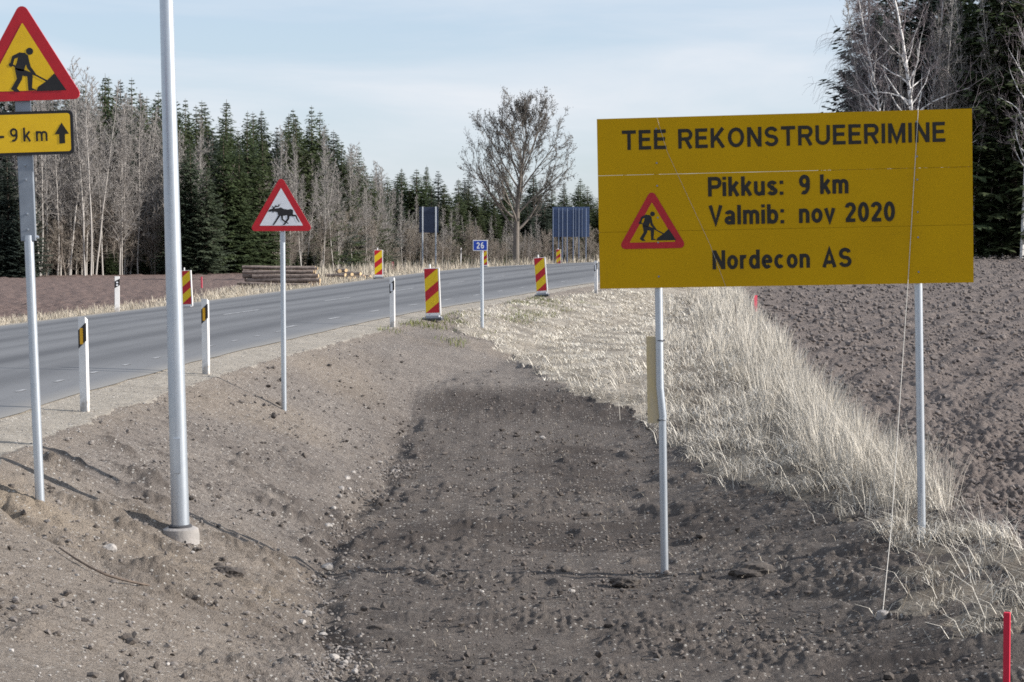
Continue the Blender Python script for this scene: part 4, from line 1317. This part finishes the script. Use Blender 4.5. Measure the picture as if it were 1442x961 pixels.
def tree_thing(name, label, cat, group, tk_me, cr_me, loc, rz, s, sz=None, lean=0):
    o = thing(name, label, cat, loc, rz, 0, lean, group)
    o.scale = (s, s, sz or s)
    link(bpy.data.objects.new('trunk', tk_me), o)
    if cr_me is not None: link(bpy.data.objects.new('crown', cr_me), o)
    return o

def forest():
    bare = []
    for i, (h, r0, sp, stt, nb) in enumerate(((15, .085, .55, .30, 50), (14, .075, .60, .22, 54), (16, .095, .50, .38, 46), (13, .065, .65, .15, 58), (15, .08, .6, .28, 52), (14, .07, .7, .2, 56))):
        tk, cr = bare_tree(100 + i, h, r0, sp, stt, nb, .016, random.Random(i).uniform(-.08, .08))
        bare.append((h, tk.mesh('trunk', M['grey_bark']), cr.mesh('crown', M['twigs'])))
    bush = []
    for i in range(4):
        tk, cr = bare_tree(150 + i, 6, .06, 1.5, .06, 46, .015, .1, .12, forks=5)
        bush.append((6, tk.mesh('trunk', M['bush_twigs']), cr.mesh('crown', M['bush_twigs'])))
    spr = {}
    for key, mat in (('mid', 'needles'), ('dark', 'needles_dark'), ('pale', 'needles_pale')):
        spr[key] = []
        for i in range(4 if key != 'pale' else 2):
            h = 15; rw = (2.9, 3.4, 2.5, 3.1)[i]
            tk, (V, Q) = spruce(200 + i + (10 if key == 'dark' else 20 if key == 'pale' else 0), h, rw, .9)
            spr[key].append((h, tk.mesh('trunk', M['spruce_bark']), np_mesh('crown', V, quads=Q, mats=(M[mat],))))
    rnd = random.Random(7)
    # far end and distance of the left forest edge for each place across the picture
    EDX = [-160, 0, 200, 350, 450, 520, 560, 700, 850, 1050]
    EDY = [150, 155, 165, 178, 195, 215, 240, 262, 285, 320]
    TOP = [90, 100, 112, 152, 158, 215, 240, 240, 246, 250]     # spruce tops
    BTO = [110, 120, 150, 235, 205, 215, 275, 305, 310, 315]    # tops of the bare front trees
    def place(px):
        for lim, w in ((52, 'behind the left roadworks sign'), (228, 'left of the lamp column'), (310, 'just right of the lamp column'), (372, 'left of the moose sign'), (440, 'behind the moose sign'),
                       (520, 'above the log pile end'), (596, 'left of the grey sign back'), (668, 'behind the grey sign back'), (770, 'behind the lone tree')):
            if px < lim: return w
        return 'behind the blue grey sign back'
    def put(kind, px, depth, toppx, name, label, cat, group, wide=1.0):
        x = (px - 721) / FPX * depth; z = gz(x, depth)
        hpx_top = at_depth(px, toppx, depth).z
        H = max(2.0, hpx_top - z)
        h, tk, cr = kind
        s = H / h
        return tree_thing(name, label, cat, group, tk, cr, (x, depth, z - .05), rnd.uniform(0, 6.28), s * wide, s, R(rnd.uniform(-1.5, 1.5)))
    # spruces, several rows deep
    px = -150.0
    LBS = 'dark green spruce in the forest edge'
    n = 0
    while px < 985:
        e = np.interp(px, EDX, EDY); tp = np.interp(px, EDX, TOP)
        for row in range(3):
            d = e + 7 + row * 9 + rnd.uniform(-3, 3)
            x = px + rnd.uniform(-9, 9)
            t = tp + (rnd.uniform(-4, 42) if row < 3 else rnd.uniform(0, 30)) + (18 if row == 0 else 0)
            if rnd.random() < .12: t -= rnd.uniform(6, 22)
            key = 'dark' if (x < 52 or rnd.random() < .35) else 'mid'
            put(rnd.choice(spr[key]), x, d, t, 'spruce', LBS + ' ' + place(x), 'tree', 'spruces ' + place(x), rnd.uniform(1.0, 1.35) * (1.5 if x > 540 else 1.1)); n += 1
        px += 16.5 if px < 540 else 17
    for px, t, d in ((150, 103, 172), (184, 108, 176), (318, 152, 186), (346, 155, 190), (440, 148, 200), (262, 138, 182), (600, 232, 262), (566, 236, 255), (712, 238, 275)):
        put(rnd.choice(spr['mid']), px, d, t, 'spruce', LBS + ' ' + place(px), 'tree', 'spruces ' + place(px), 1.1)
    for px, t, d in ((318, 185, 171), (352, 178, 175), (371, 190, 177), (336, 205, 172)):
        put(rnd.choice(spr['mid']), px, d, t, 'spruce', LBS + ' ' + place(px), 'tree', 'spruces ' + place(px), 1.25)
    for px, t, d in ((272, 195, 164), (290, 232, 163), (252, 250, 163), (262, 215, 165)):
        put(rnd.choice(spr['pale']), px, d, t, 'pale_spruce', 'pale greyish green spruce at the forest edge right of the lamp column', 'tree', 'pale spruces by the lamp column', 1.3)
    for px, t, d in ((14, 215, 148), (38, 230, 147), (-12, 200, 150), (28, 290, 146), (4, 300, 146)):
        put(rnd.choice(spr['dark']), px, d, t, 'spruce', 'dark spruce at the forest edge behind the left roadworks sign post', 'tree', 'dark spruces behind the left sign', 1.5)
    # young spruces at the foot of the edge
    for px in (150, 165, 232, 290, 305, 420, 436, 448, 330, 345, 385, 205):
        e = np.interp(px, EDX, EDY)
        put(rnd.choice(spr['mid']), px + rnd.uniform(-6, 6), e - 1.5, 385 - rnd.uniform(16, 40), 'young_spruce', 'small bright green young spruce at the foot of the forest edge', 'tree', 'young spruces at the forest foot', 1.7)
    # bare trees in front
    LBB = 'slender bare grey tree at the forest edge'
    px = -130.0; n = 0
    while px < 1000:
        e = np.interp(px, EDX, EDY); tp = np.interp(px, EDX, BTO)
        dens = 1.0
        if px < 48: dens = .25
        elif 205 < px < 262: dens = .7
        elif 290 < px < 395: dens = .45
        if rnd.random() < dens:
            d = e + rnd.uniform(-3, 9)
            t = tp + abs(rnd.gauss(0, 38)) - 8
            put(rnd.choice(bare), px, d, t, 'bare_tree', LBB + ' ' + place(px), 'tree', 'bare trees ' + place(px), rnd.uniform(.8, 1.2)); n += 1
        px += rnd.uniform(2.2, 5.0) if px < 560 else rnd.uniform(3.5, 7)
    for px, t in ((120, 88), (128, 100), (98, 108), (68, 95), (57, 120), (135, 115), (145, 120), (172, 165), (272, 165), (408, 200), (425, 190), (455, 180), (470, 190), (388, 182)):
        e = np.interp(px, EDX, EDY)
        put(rnd.choice(bare[:3]), px, e - rnd.uniform(1, 4), t, 'bare_tree', LBB + ' ' + place(px), 'tree', 'bare trees ' + place(px), .85)
    LBU = 'bare brown bush at the foot of the forest edge'
    px = 40.0
    while px < 860:
        e = np.interp(px, EDX, EDY)
        t = 384 - rnd.uniform(35, 95) if not 300 < px < 380 else 384 - rnd.uniform(70, 140)
        if px > 540: t = 375 - rnd.uniform(25, 60)
        put(rnd.choice(bush), px, e - rnd.uniform(-4, 3), t, 'bush', LBU + ' ' + place(px), 'bush', 'bare bushes ' + place(px), rnd.uniform(.9, 1.4))
        px += rnd.uniform(6, 11)
    # ---- right forest, dark, closer
    LBD = 'tall dark spruce in the shaded forest beyond the right field'
    px = 1205.0
    while px < 1620:
        for row in range(3):
            d = 168 + row * 8 + rnd.uniform(-3, 3)
            x = px + rnd.uniform(-12, 12)
            if x < 1216: x = 1216 + rnd.uniform(0, 15)
            t = rnd.uniform(-120, -20) if row else rnd.uniform(-60, 60)
            if x < 1250: t = rnd.uniform(-10, 70) if row < 2 else rnd.uniform(-60, 20)
            put(rnd.choice(spr['dark']), x, d, t, 'spruce', LBD, 'tree', 'dark spruces beyond the right field', rnd.uniform(1.0, 1.4))
        px += 26
    for x, t, d in ((1405, -150, 163), (1380, -60, 165), (1425, -90, 161), (1350, -40, 166)):
        put(rnd.choice(spr['mid']), x, d, t, 'spruce', LBD, 'tree', 'dark spruces beyond the right field', 1.3)
    tk, cr = bare_tree(301, 24, .26, 1.0, .20, 48, .018, -.03, .05, limbs=True)
    kind = (24, tk.mesh('trunk', M['birch']), cr.mesh('crown', M['birch_twigs']))
    o = put(kind, 1304, 158, -70, 'birch_tree', 'thick white birch with long bare limbs above the right half of the board', 'tree', None, 1.0); o.rotation_euler = (0, R(-.6), 1.0)
    tk, cr = bare_tree(302, 24, .18, .75, .3, 50, .016, -.10, .05, limbs=True)
    kind2 = (24, tk.mesh('trunk', M['birch']), cr.mesh('crown', M['birch_twigs']))
    o = put(kind2, 1266, 159, -50, 'birch_tree', 'slim white birch leaning left above the yellow board', 'tree', None, .9); o.rotation_euler = (0, R(-3.2), 0.0)
    o = put(kind2, 1438, 157, -60, 'birch_tree', 'slim white birch at the right edge of the forest picture', 'tree', None, .9); o.rotation_euler = (0, R(1.0), 2.0)
    o = put(kind2, 1296, 160, -40, 'birch_tree', 'second white birch stem close behind the thick birch', 'tree', None, .8); o.rotation_euler = (0, R(-.4), 3.9)
    for x, t in ((1362, -30), (1340, 20), (1392, 10), (1460, -50), (1500, -40), (1222, 30), (1240, -10), (1278, 10), (1318, -20), (1332, 40), (1375, -60), (1412, 0), (1425, -30), (1446, 10), (1352, 60)):
        put(bare[2], x, 161, t, 'bare_tree', 'thin bare tree in front of the dark right forest', 'tree', 'bare trees before the right forest', .9)
    # drooping, hazy birch crown at the forest's left border
    tk, cr = bare_tree(303, 22, .15, 1.15, .06, 96, .012, .02, -.03, droop=True)
    kind3 = (22, tk.mesh('trunk', M['birch']), cr.mesh('crown', M['birch_twigs']))
    o = put(kind3, 1222, 163, -20, 'weeping_birch', 'fine twigged weeping birch at the left border of the right forest', 'tree', None, .75)
    o = put(kind3, 1238, 166, -60, 'weeping_birch', 'taller weeping birch just inside the left border of the right forest', 'tree', None, .8); o.rotation_euler.z = 2.2
forest()

def lone_tree():
    random.seed(77)
    d = 132.0; k = d / FPX
    g = at_depth(727, 372, d); z = min(gz(g.x, d), g.z)
    H = at_depth(727, 128, d).z - z
    tk, cr, lf = TB(), TB(), []
    fork = at_depth(727, 326, d).z - z
    trunk = np.array([(0, 0, -.3), (.02, 0, .5), (-.02, .0, fork * .6), (0, 0, fork)])
    tk.tube(trunk, [.34, .28, .25, .26], 10)
    def clump(p, n=2, s=.06):
        for _ in range(n):
            c = p + rv() * .10
            a, b = unit(rv()) * s * random.uniform(.7, 1.5), unit(rv()) * s * random.uniform(.6, 1.2)
            lf.append(np.array([c - a, c - b * .6, c + a, c + b * .6]))
    def grow(p, dr, ln, rad, lev, up):
        n = 6 if lev < 2 else 4
        P = path(p, dr, ln, n, .07 if lev < 2 else .15, up if lev < 2 else .03)
        r2 = max(.011, rad * .35)
        (tk if lev == 0 else cr).tube(P, np.linspace(rad, r2, n + 1), 6 if lev < 2 else 4 if lev < 3 else 3)
        if lev == 3:
            for q in P[1:]:
                if q[2] > .38 * H and random.random() < .72: clump(q, 1 if random.random() < .7 else 2)
            return
        nk = (6, 5, 6)[lev]
        for c in range(nk):
            t = (.25 + .75 * (c + random.random()) / nk)
            f = t * n; i = min(int(f), n - 1); q = P[i] + (P[i + 1] - P[i]) * (f - i)
            side = unit(np.cross(unit(P[i + 1] - P[i]), rv()))
            nd = unit(unit(P[i + 1] - P[i]) * .9 + side * random.uniform(.35, .7) + np.array([0, 0, .10]))
            grow(q, nd, ln * random.uniform(.36, .55) * (1 if lev else .85), max(.012, rad * (1 - .6 * t) * .5), lev + 1, .05)
    lead = path((0, 0, fork - .1), (.03, 0, 1), H * .60, 10, .03, .05)
    tk.tube(lead, np.linspace(.24, .035, 11), 8)
    #        height on the leader, azimuth, rise, length
    for t, az, el, ln in ((.0, 178, 50, .50), (.05, 5, 34, .36), (.08, 100, 45, .36), (.12, 265, 40, .36), (.16, 200, 34, .36), (.22, 350, 40, .42), (.28, 60, 46, .38), (.32, 165, 44, .42),
                          (.37, 290, 48, .38), (.42, 12, 46, .42), (.47, 190, 50, .40), (.52, 110, 54, .34), (.56, 335, 54, .38), (.61, 220, 56, .34), (.66, 30, 58, .34), (.71, 160, 60, .32),
                          (.77, 280, 62, .28), (.83, 350, 64, .28), (.88, 190, 64, .26), (.93, 80, 68, .22), (.98, 250, 74, .18)):
        f = t * 10; i = min(int(f), 9); q = lead[i] + (lead[i + 1] - lead[i]) * (f - i)
        a, e = R(az + random.uniform(-8, 8)), R(el)
        grow(q, np.array([math.cos(a) * math.cos(e), math.sin(a) * math.cos(e), math.sin(e)]), ln * H, .085 * (1 - t) + .03, 0, .045)
    allv = np.concatenate(cr.V); sx = (at_depth(727, 128, d).z - z) / np.percentile(allv[:, 2], 99.9)
    o = thing('lone_tree', 'lone round crowned tree with dark buds standing beside the road bend', 'tree', (g.x, d, z))
    hw = np.percentile(np.abs(allv[:, 0]), 99.3); sw = 76 * k / hw; o.scale = (sw, sw, sx)
    link(bpy.data.objects.new('trunk', tk.mesh('trunk', M['lone_bark'])), o)
    c = link(bpy.data.objects.new('crown', cr.mesh('crown', M['lone_bark'])), o)
    LV = np.concatenate(lf); me = np_mesh('buds', LV, quads=np.arange(len(LV)).reshape(-1, 4), mats=(M['lone_leaf'],))
    link(bpy.data.objects.new('buds', me), c)
lone_tree()

# ------------------------------------------------------------------ grass
def blades(name, X, Y, Hh, Wd, lean, az, mat, shade, label=None):
    n = len(X)
    Z = ground_h(X, Y) - .01
    dx, dy = np.cos(az), np.sin(az)
    sx, sy = -np.sin(az + rng.normal(0, .6, n)), np.cos(az + rng.normal(0, .6, n))
    lv = []
    for t, w in ((0, 1.0), (.42, .85), (.78, .55)):
        off = lean * t ** 1.6 * Hh; hz = Hh * t * np.sqrt(np.maximum(.04, 1 - (np.minimum(lean, .97) * t ** .8) ** 2))
        for s in (-1, 1):
            lv.append(np.stack([X + dx * off + s * sx * Wd * w / 2, Y + dy * off + s * sy * Wd * w / 2, Z + hz], -1))
    off = lean * Hh; hz = Hh * np.sqrt(np.maximum(.03, 1 - np.minimum(lean, .97) ** 2))
    lv.append(np.stack([X + dx * off, Y + dy * off, Z + hz], -1))
    V = np.stack(lv, 1).reshape(-1, 3)
    b = (np.arange(n) * 7)[:, None]
    Q = np.concatenate([b + np.array([[0, 1, 3, 2]]), b + np.array([[2, 3, 5, 4]])]); T = b + np.array([[4, 5, 6]])
    me = np_mesh(name, V, tris=T, quads=Q, mats=(mat,))
    add_attr(me, 'shade', np.repeat(shade, 7))
    return tag(link(bpy.data.objects.new(name, me)), label, 'grass', None, 'stuff')

def sample_right(n, y0, y1, edge_bias=False, pw=1.0):
    """random points of the dry-grass strip right of the ditch, denser near the camera"""
    y = y0 * (y1 / y0) ** rng.random(n)
    xf = tab(XF, y); xa = np.maximum(tab(XR, y) + .7, -1.5)
    if edge_bias: x = xf + .2 - np.abs(rng.normal(0, .70, n))
    else: x = xa + (xf + .1 - xa) * rng.random(n)
    j1 = perlin(x * 1.1, y * 1.1, 3); j2 = perlin(x * 5, y * 5, 4)
    u, ul = lat(x, y)
    fringe = rng.normal(0, .10, n)
    ok = in_poly(x + .16 * j1 + .06 * j2 + fringe, y + .5 * j1 + .15 * j2 + fringe, GRASS_POLY) & (x < xf + .12 * j1 + .05 * j2 + .1) & (u > .45)
    return x[ok], y[ok]

def grass():
    # matted, lying straw
    x, y = sample_right(170000, 13.5, 75)
    pm = perlin(x * 1.3, y * 1.0, 91) + .5 * perlin(x * 3.7, y * 3, 90); keep = rng.random(len(x)) < np.clip(np.where(y > 27, .46, np.where(y > 20.5, .20, .06)) + 1.5 * pm, .02, 1)
    x, y = x[keep], y[keep]; n = len(x)
    far = np.clip(y / 25, .8, 3)
    flow = perlin(x * .9, y * .9, 92) * 3.0 + 3.6
    hgt = rng.uniform(.09, .30, n) * np.where(x < tab(XF, y) - 2.3, .55, 1); wdt = .0060 * far * rng.uniform(.7, 1.5, n)
    ln_, az_, sh_ = np.clip(rng.normal(.95, .05, n), .6, .985), flow + rng.normal(0, 1.1, n), rng.random(n)
    slope = (x < tab(XF, y) - 2.3 + .35 * perlin(x, y * .7, 86)) | ((y < 20) & (rng.random(n) < .7)); mid = ~slope & (rng.random(n) < .55)
    for m_, mat_, lb in ((slope, 'straw', 'pale matted dry grass covering the slope beside the ditch'), (mid, 'straw_tall', 'greyer matted dry grass under the standing stems')):
        blades('dry_grass', x[m_], y[m_], hgt[m_], wdt[m_], ln_[m_], az_[m_], M[mat_], sh_[m_], lb)
    # long broken stalks lying every way on top
    x, y = sample_right(9000, 14, 40); keep = rng.random(len(x)) < np.clip(.5 + 1.2 * perlin(x * 1.2, y, 88), .05, 1); x, y = x[keep], y[keep]; n = len(x)
    blades('lying_stalks', x, y, rng.uniform(.25, .65, n), .0058 * np.clip(y / 22, .85, 2), rng.uniform(.90, .985, n), 3.7 + rng.normal(0, .9, n), M['straw'], rng.random(n), 'long broken stalks lying on the dry grass')
    # tussocks: stems fanning out of many separate stools
    def tussocks(x, y, per, h0, h1, rad, label, thin=1.0):
        xf = tab(XF, y); j1 = perlin(x * 1.1, y * 1.1, 3); j2 = perlin(x * 5, y * 5, 4)
        ok = in_poly(x + .16 * j1 + .06 * j2, y + .5 * j1 + .15 * j2, GRASS_POLY) & (x < xf + .25)
        x, y = x[ok], y[ok]; n = len(x)
        cnt = rng.integers(per // 3, per, n); ci = np.repeat(np.arange(n), cnt); m = len(ci)
        th = rng.uniform(0, 6.28, m); rr = np.abs(rng.normal(0, 1, m)) * rad * rng.uniform(.6, 1.4, n)[ci]
        bx, by = x[ci] + rr * np.cos(th), y[ci] + rr * np.sin(th)
        size = rng.uniform(h0, h1, n); tilt = rng.normal(0, .45, n)
        lean = np.clip(np.abs(rng.normal(.18, .16, m)) + rr / rad * .13 + .25 * (rng.random(n) ** 3)[ci], .02, .96)
        az = th + rng.normal(0, .5, m) + tilt[ci]
        sh = np.clip(rng.random(n)[ci] * .55 + rng.random(m) * .42, 0, 1)
        blades('tall_dry_grass', bx, by, size[ci] * rng.uniform(.35, 1.1, m), .0050 * thin * np.clip(y[ci] / 25, .8, 2.8) * rng.uniform(.6, 1.3, m), lean, az, M['straw_tall'], sh, label)
    n0 = 720; y = 20 * (85 / 20) ** rng.random(n0); x = tab(XF, y) + .12 - np.abs(rng.normal(0, .42, n0)) * np.clip(y / 30, .7, 1.6)
    tussocks(x, y, 48, .25, .80, .11, 'tall pale dry grass standing in tufts along the ploughed field edge')
    n0 = 330; y = 19.8 * (60 / 19.8) ** rng.random(n0); x = tab(XF, y) - rng.uniform(.3, 2.6, n0) ; keep = perlin(x * .9, y * .6, 96) > -.02
    tussocks(x[keep], y[keep], 38, .14, .50, .12, 'looser standing dry grass in the middle of the strip')
    n0 = 26; y = rng.uniform(14.5, 19.5, n0); x = tab(XF, y) - rng.uniform(0, 1.0, n0)
    tussocks(x, y, 14, .3, .6, .08, 'a few tall dry stems right of the right board post')
    # dark dead stems and a little green near the route sign
    n0 = 8000; y = rng.uniform(38, 62, n0); x = tab(XR, y) + rng.uniform(.7, 2.4, n0)
    keep = (rng.random(n0) < np.clip(.25 + 1.4 * perlin(x * .7, y * .5, 97), 0, 1)) & (y > 41); x, y = x[keep], y[keep]; n = len(x)
    blades('green_grass', x, y, rng.uniform(.05, .14, n), .012 + 0 * x, np.clip(rng.normal(.6, .2, n), 0, .95), rng.uniform(0, 6.28, n), M['green'], rng.random(n), 'short olive grass around the blue route sign post')
    # sparse sprouts on the soil of the ditch
    n0 = 9000; y = 13.5 * (36 / 13.5) ** rng.random(n0); x = rng.uniform(-3.5, 4.5, n0); u, _ = lat(x, y)
    keep = (u > 1.0) & (x < tab(XF, y) - .6) & (rng.random(n0) < np.clip(.12 + .8 * perlin(x * .6, y * .6, 98), .02, .8)); x, y = x[keep], y[keep]; n = len(x)
    blades('sprouts', x, y, rng.uniform(.02, .09, n), .0035 + 0 * x, np.clip(rng.normal(.88, .1, n), 0, .98), rng.uniform(0, 6.28, n), M['straw_left'], rng.random(n), 'scattered short dead sprouts on the ditch soil')
    # left verge
    n0 = 56000; y = 34 * (150 / 34) ** rng.random(n0)
    lw = np.interp(y, [0, 60, 90, 110, 300], [2.6, 2.9, 5.5, 9, 12])
    ul = .5 + (lw - .3) * rng.random(n0); x = tab(XL, y) - ul / tab(CL, y)
    pm = perlin(x * .8, y * .5, 99) + .4 * perlin(x * 3, y * 2, 89)
    keep = rng.random(n0) < np.clip(.45 + .9 * pm, .05, 1) * np.clip((ul - .3) / .5, 0, 1); x, y, ul = x[keep], y[keep], ul[keep]; n = len(x)
    tall = sstep(80, 92, y) * sstep(1.5, 3.5, ul)
    blades('dry_grass', x, y, rng.uniform(.07, .26, n) * (1 + 2.2 * tall), .006 * y / 32, np.clip(rng.normal(.55 - .3 * tall, .22, n), 0, .95), rng.uniform(0, 6.28, n), M['straw_left'], rng.random(n),
           'tawny dry grass along the far side of the road')
grass()

# ------------------------------------------------------------------ stones and clods
ICO = None
def rocks(name, X, Y, Sz, mat, label, sink=.3, squash=.7):
    global ICO
    if ICO is None:
        bm = bmesh.new(); bmesh.ops.create_icosphere(bm, subdivisions=1, radius=1)
        ICO = (np.array([v.co[:] for v in bm.verts]), np.array([[v.index for v in f.verts] for f in bm.faces])); bm.free()
    v, f = ICO; n = len(X)
    rot = rng.uniform(0, 6.28, n); c, s = np.cos(rot), np.sin(rot)
    P = v[None] * (1 + rng.normal(0, .22, (n, len(v), 1))) * (Sz[:, None, None] * rng.uniform(.6, 1.3, (n, 1, 3)))
    P[..., 2] *= squash
    Q = np.empty_like(P); Q[..., 0] = P[..., 0] * c[:, None] - P[..., 1] * s[:, None]; Q[..., 1] = P[..., 0] * s[:, None] + P[..., 1] * c[:, None]; Q[..., 2] = P[..., 2]
    Z = ground_h(X, Y) + Sz * (squash - sink) * .6
    Q += np.stack([X, Y, Z], -1)[:, None]
    T = (f[None] + (np.arange(n) * len(v))[:, None, None]).reshape(-1, 3)
    me = np_mesh(name, Q.reshape(-1, 3), tris=T, mats=(mat,))
    return tag(link(bpy.data.objects.new(name, me)), label, 'gravel', None, 'stuff')
def toe_x(y): return tab(XR, y) + np.interp(y, [0, 13, 15, 18, 26, 31, 35], [4.4, 4.2, 3.98, 3.48, 3.38, 2.9, 2.5])
def stones():
    n0 = 5200; y = 10 * (48 / 10) ** rng.random(n0); x = rng.uniform(-4.8, 4.6, n0); u, _ = lat(x, y)
    keep = (u > .6) & (x < tab(XF, y) - .4) & ((u < 3.6) | (rng.random(n0) < .14)); x, y = x[keep], y[keep]
    rocks('pebbles', x, y, .004 + .014 * rng.random(len(x)) ** 4, M['pebble'], 'small pale pebbles scattered over the soil of the bank')
    n0 = 2600; y = 12 * (30 / 12) ** rng.random(n0); x = toe_x(y) + rng.normal(0, .16, n0) + .12 * np.sin(y * 1.7)
    keep = rng.random(n0) < np.clip(.4 + 1.2 * perlin(x, y * 1.1, 15), .04, 1); x, y = x[keep], y[keep]
    rocks('rubble', x, y, .008 + .016 * rng.random(len(x)) ** 2, M['rubble'], 'small stone rubble along the ditch bottom')
    n0 = 4200; y = 11 * (38 / 11) ** rng.random(n0); x = rng.uniform(-4.5, 4.4, n0); u, _ = lat(x, y)
    keep = (u > 1.0) & (x < tab(XF, y) - .9) & (rng.random(n0) < np.clip(.25 + 1.1 * perlin(x * .9, y * .6, 16), .03, 1)); x, y = x[keep], y[keep]
    rocks('clods', x, y, .010 + .035 * rng.random(len(x)) ** 3, M['clod'], 'dark crumbly clods lying on the ditch soil')
    n0 = 9000; y = 17 * (170 / 17) ** rng.random(n0); x = tab(XF, y) + .2 + rng.random(n0) * np.maximum(.3, y * .27 - tab(XF, y))
    rocks('field_clods', x, y, (.010 + .034 * rng.random(n0) ** 2.5) * np.clip(y / 28, .8, 2.4), M['field_clod'], 'rough clods of the right ploughed field')
    n0 = 15000; y = 12.5 * (36 / 12.5) ** rng.random(n0); x = rng.uniform(-4.6, 4.4, n0); u, _ = lat(x, y)
    keep = (u > .9) & (x < tab(XF, y) - .6) & (rng.random(n0) < np.clip(.45 + .9 * perlin(x * .8, y * .8, 19), .1, 1)); x, y = x[keep], y[keep]
    fl = x > toe_x(y) - .1
    for m_, mat_, lb in ((~fl, 'crumb', 'small pale brown crumbs of soil strewn over the bank'), (fl, 'floor_crumb', 'small dark crumbs of soil strewn over the ditch floor')):
        rocks('soil_crumbs', x[m_], y[m_], .007 + .020 * rng.random(m_.sum()) ** 2.4, M[mat_], lb)
    n0 = 1600; y = 18 * (80 / 18) ** rng.random(n0); x = tab(XR, y) + rng.uniform(.02, .9, n0)
    rocks('shoulder_stones', x, y, .004 + .009 * rng.random(n0) ** 2, M['pebble'], 'loose crushed stones on the road shoulder')
    # single stones one can pick out along the ditch bottom
    rr = random.Random(5)
    def stone(px, py, s, label, group, mat='stone'):
        g = at(px, py)
        bm = bmesh.new(); bmesh.ops.create_icosphere(bm, subdivisions=2, radius=1)
        sx, sy, sz = rr.uniform(.8, 1.3), rr.uniform(.7, 1.1), rr.uniform(.5, .8)
        ph = rr.uniform(0, 9)
        for v in bm.verts:
            f = 1 + .18 * math.sin(v.co.x * 3.1 + ph) * math.cos(v.co.y * 2.7 + ph) + rr.uniform(-.09, .09)
            v.co = Vector((v.co.x * sx, v.co.y * sy, v.co.z * sz)) * f * s
        me = bpy.data.meshes.new('stone'); bm.to_mesh(me); bm.free(); me.materials.append(M[mat])
        o = link(bpy.data.objects.new('stone', me)); o.location = g + Vector((0, 0, s * .2)); o.rotation_euler.z = rr.uniform(0, 6)
        tag(o, label, 'stone', group)
    for px, py, s in ((487, 676, .06), (497, 668, .05), (505, 675, .045), (480, 690, .05), (470, 718, .05), (462, 742, .06), (478, 700, .04), (492, 690, .035), (466, 728, .035), (520, 660, .035),
                      (535, 652, .04), (552, 645, .03), (432, 866, .05), (425, 878, .045), (470, 928, .045), (485, 935, .035), (455, 895, .035), (500, 948, .04)):
        stone(px, py, s * .85, 'pale grey stone among the rubble of the ditch bottom', 'pale stones along the ditch bottom')
    stone(461, 801, .055, 'grey blue stone standing alone at the ditch bottom', None)
    stone(155, 776, .055, 'tan stone on the bank left of the lamp footing', None)
    stone(764, 618, .05, 'white stone lying alone on the far ditch floor', None)
    stone(805, 834, .03, 'small white stone on the ditch floor left of the board post', None)
    # lumps of soil by the post
    for px, py, s, lb in ((1060, 806, .12, 'large dark lump of soil right of the left board post'), (880, 820, .08, 'dark lump of soil left of the left board post'),
                          (535, 888, .07, 'dark lump of soil by the ditch bottom near the lower picture edge'), (318, 808, .09, 'dark lump of soil on the bank right of the lamp footing')):
        g = at(px, py)
        bm = bmesh.new(); bmesh.ops.create_icosphere(bm, subdivisions=4, radius=1)
        co = np.array([v.co[:] for v in bm.verts]); ph = rr.uniform(0, 50)
        nn = .22 * perlin(co[:, 0] * 1.5 + ph, co[:, 1] * 1.5 + co[:, 2] * 1.3, 3) + .16 * np.abs(perlin(co[:, 0] * 4 + ph, co[:, 1] * 4 + co[:, 2] * 3, 4)) + .09 * perlin(co[:, 0] * 9 + ph, co[:, 1] * 9 + co[:, 2] * 8, 5)
        for v, e in zip(bm.verts, nn): v.co = Vector((v.co.x * 1.6, v.co.y * 1.1, v.co.z * .65)) * (1 + float(e)) * s
        me = bpy.data.meshes.new('soil_lump'); bm.to_mesh(me); bm.free(); me.materials.append(M['clod'])
        o = link(bpy.data.objects.new('soil_lump', me)); o.location = g; tag(o, lb, 'soil lump')
stones()
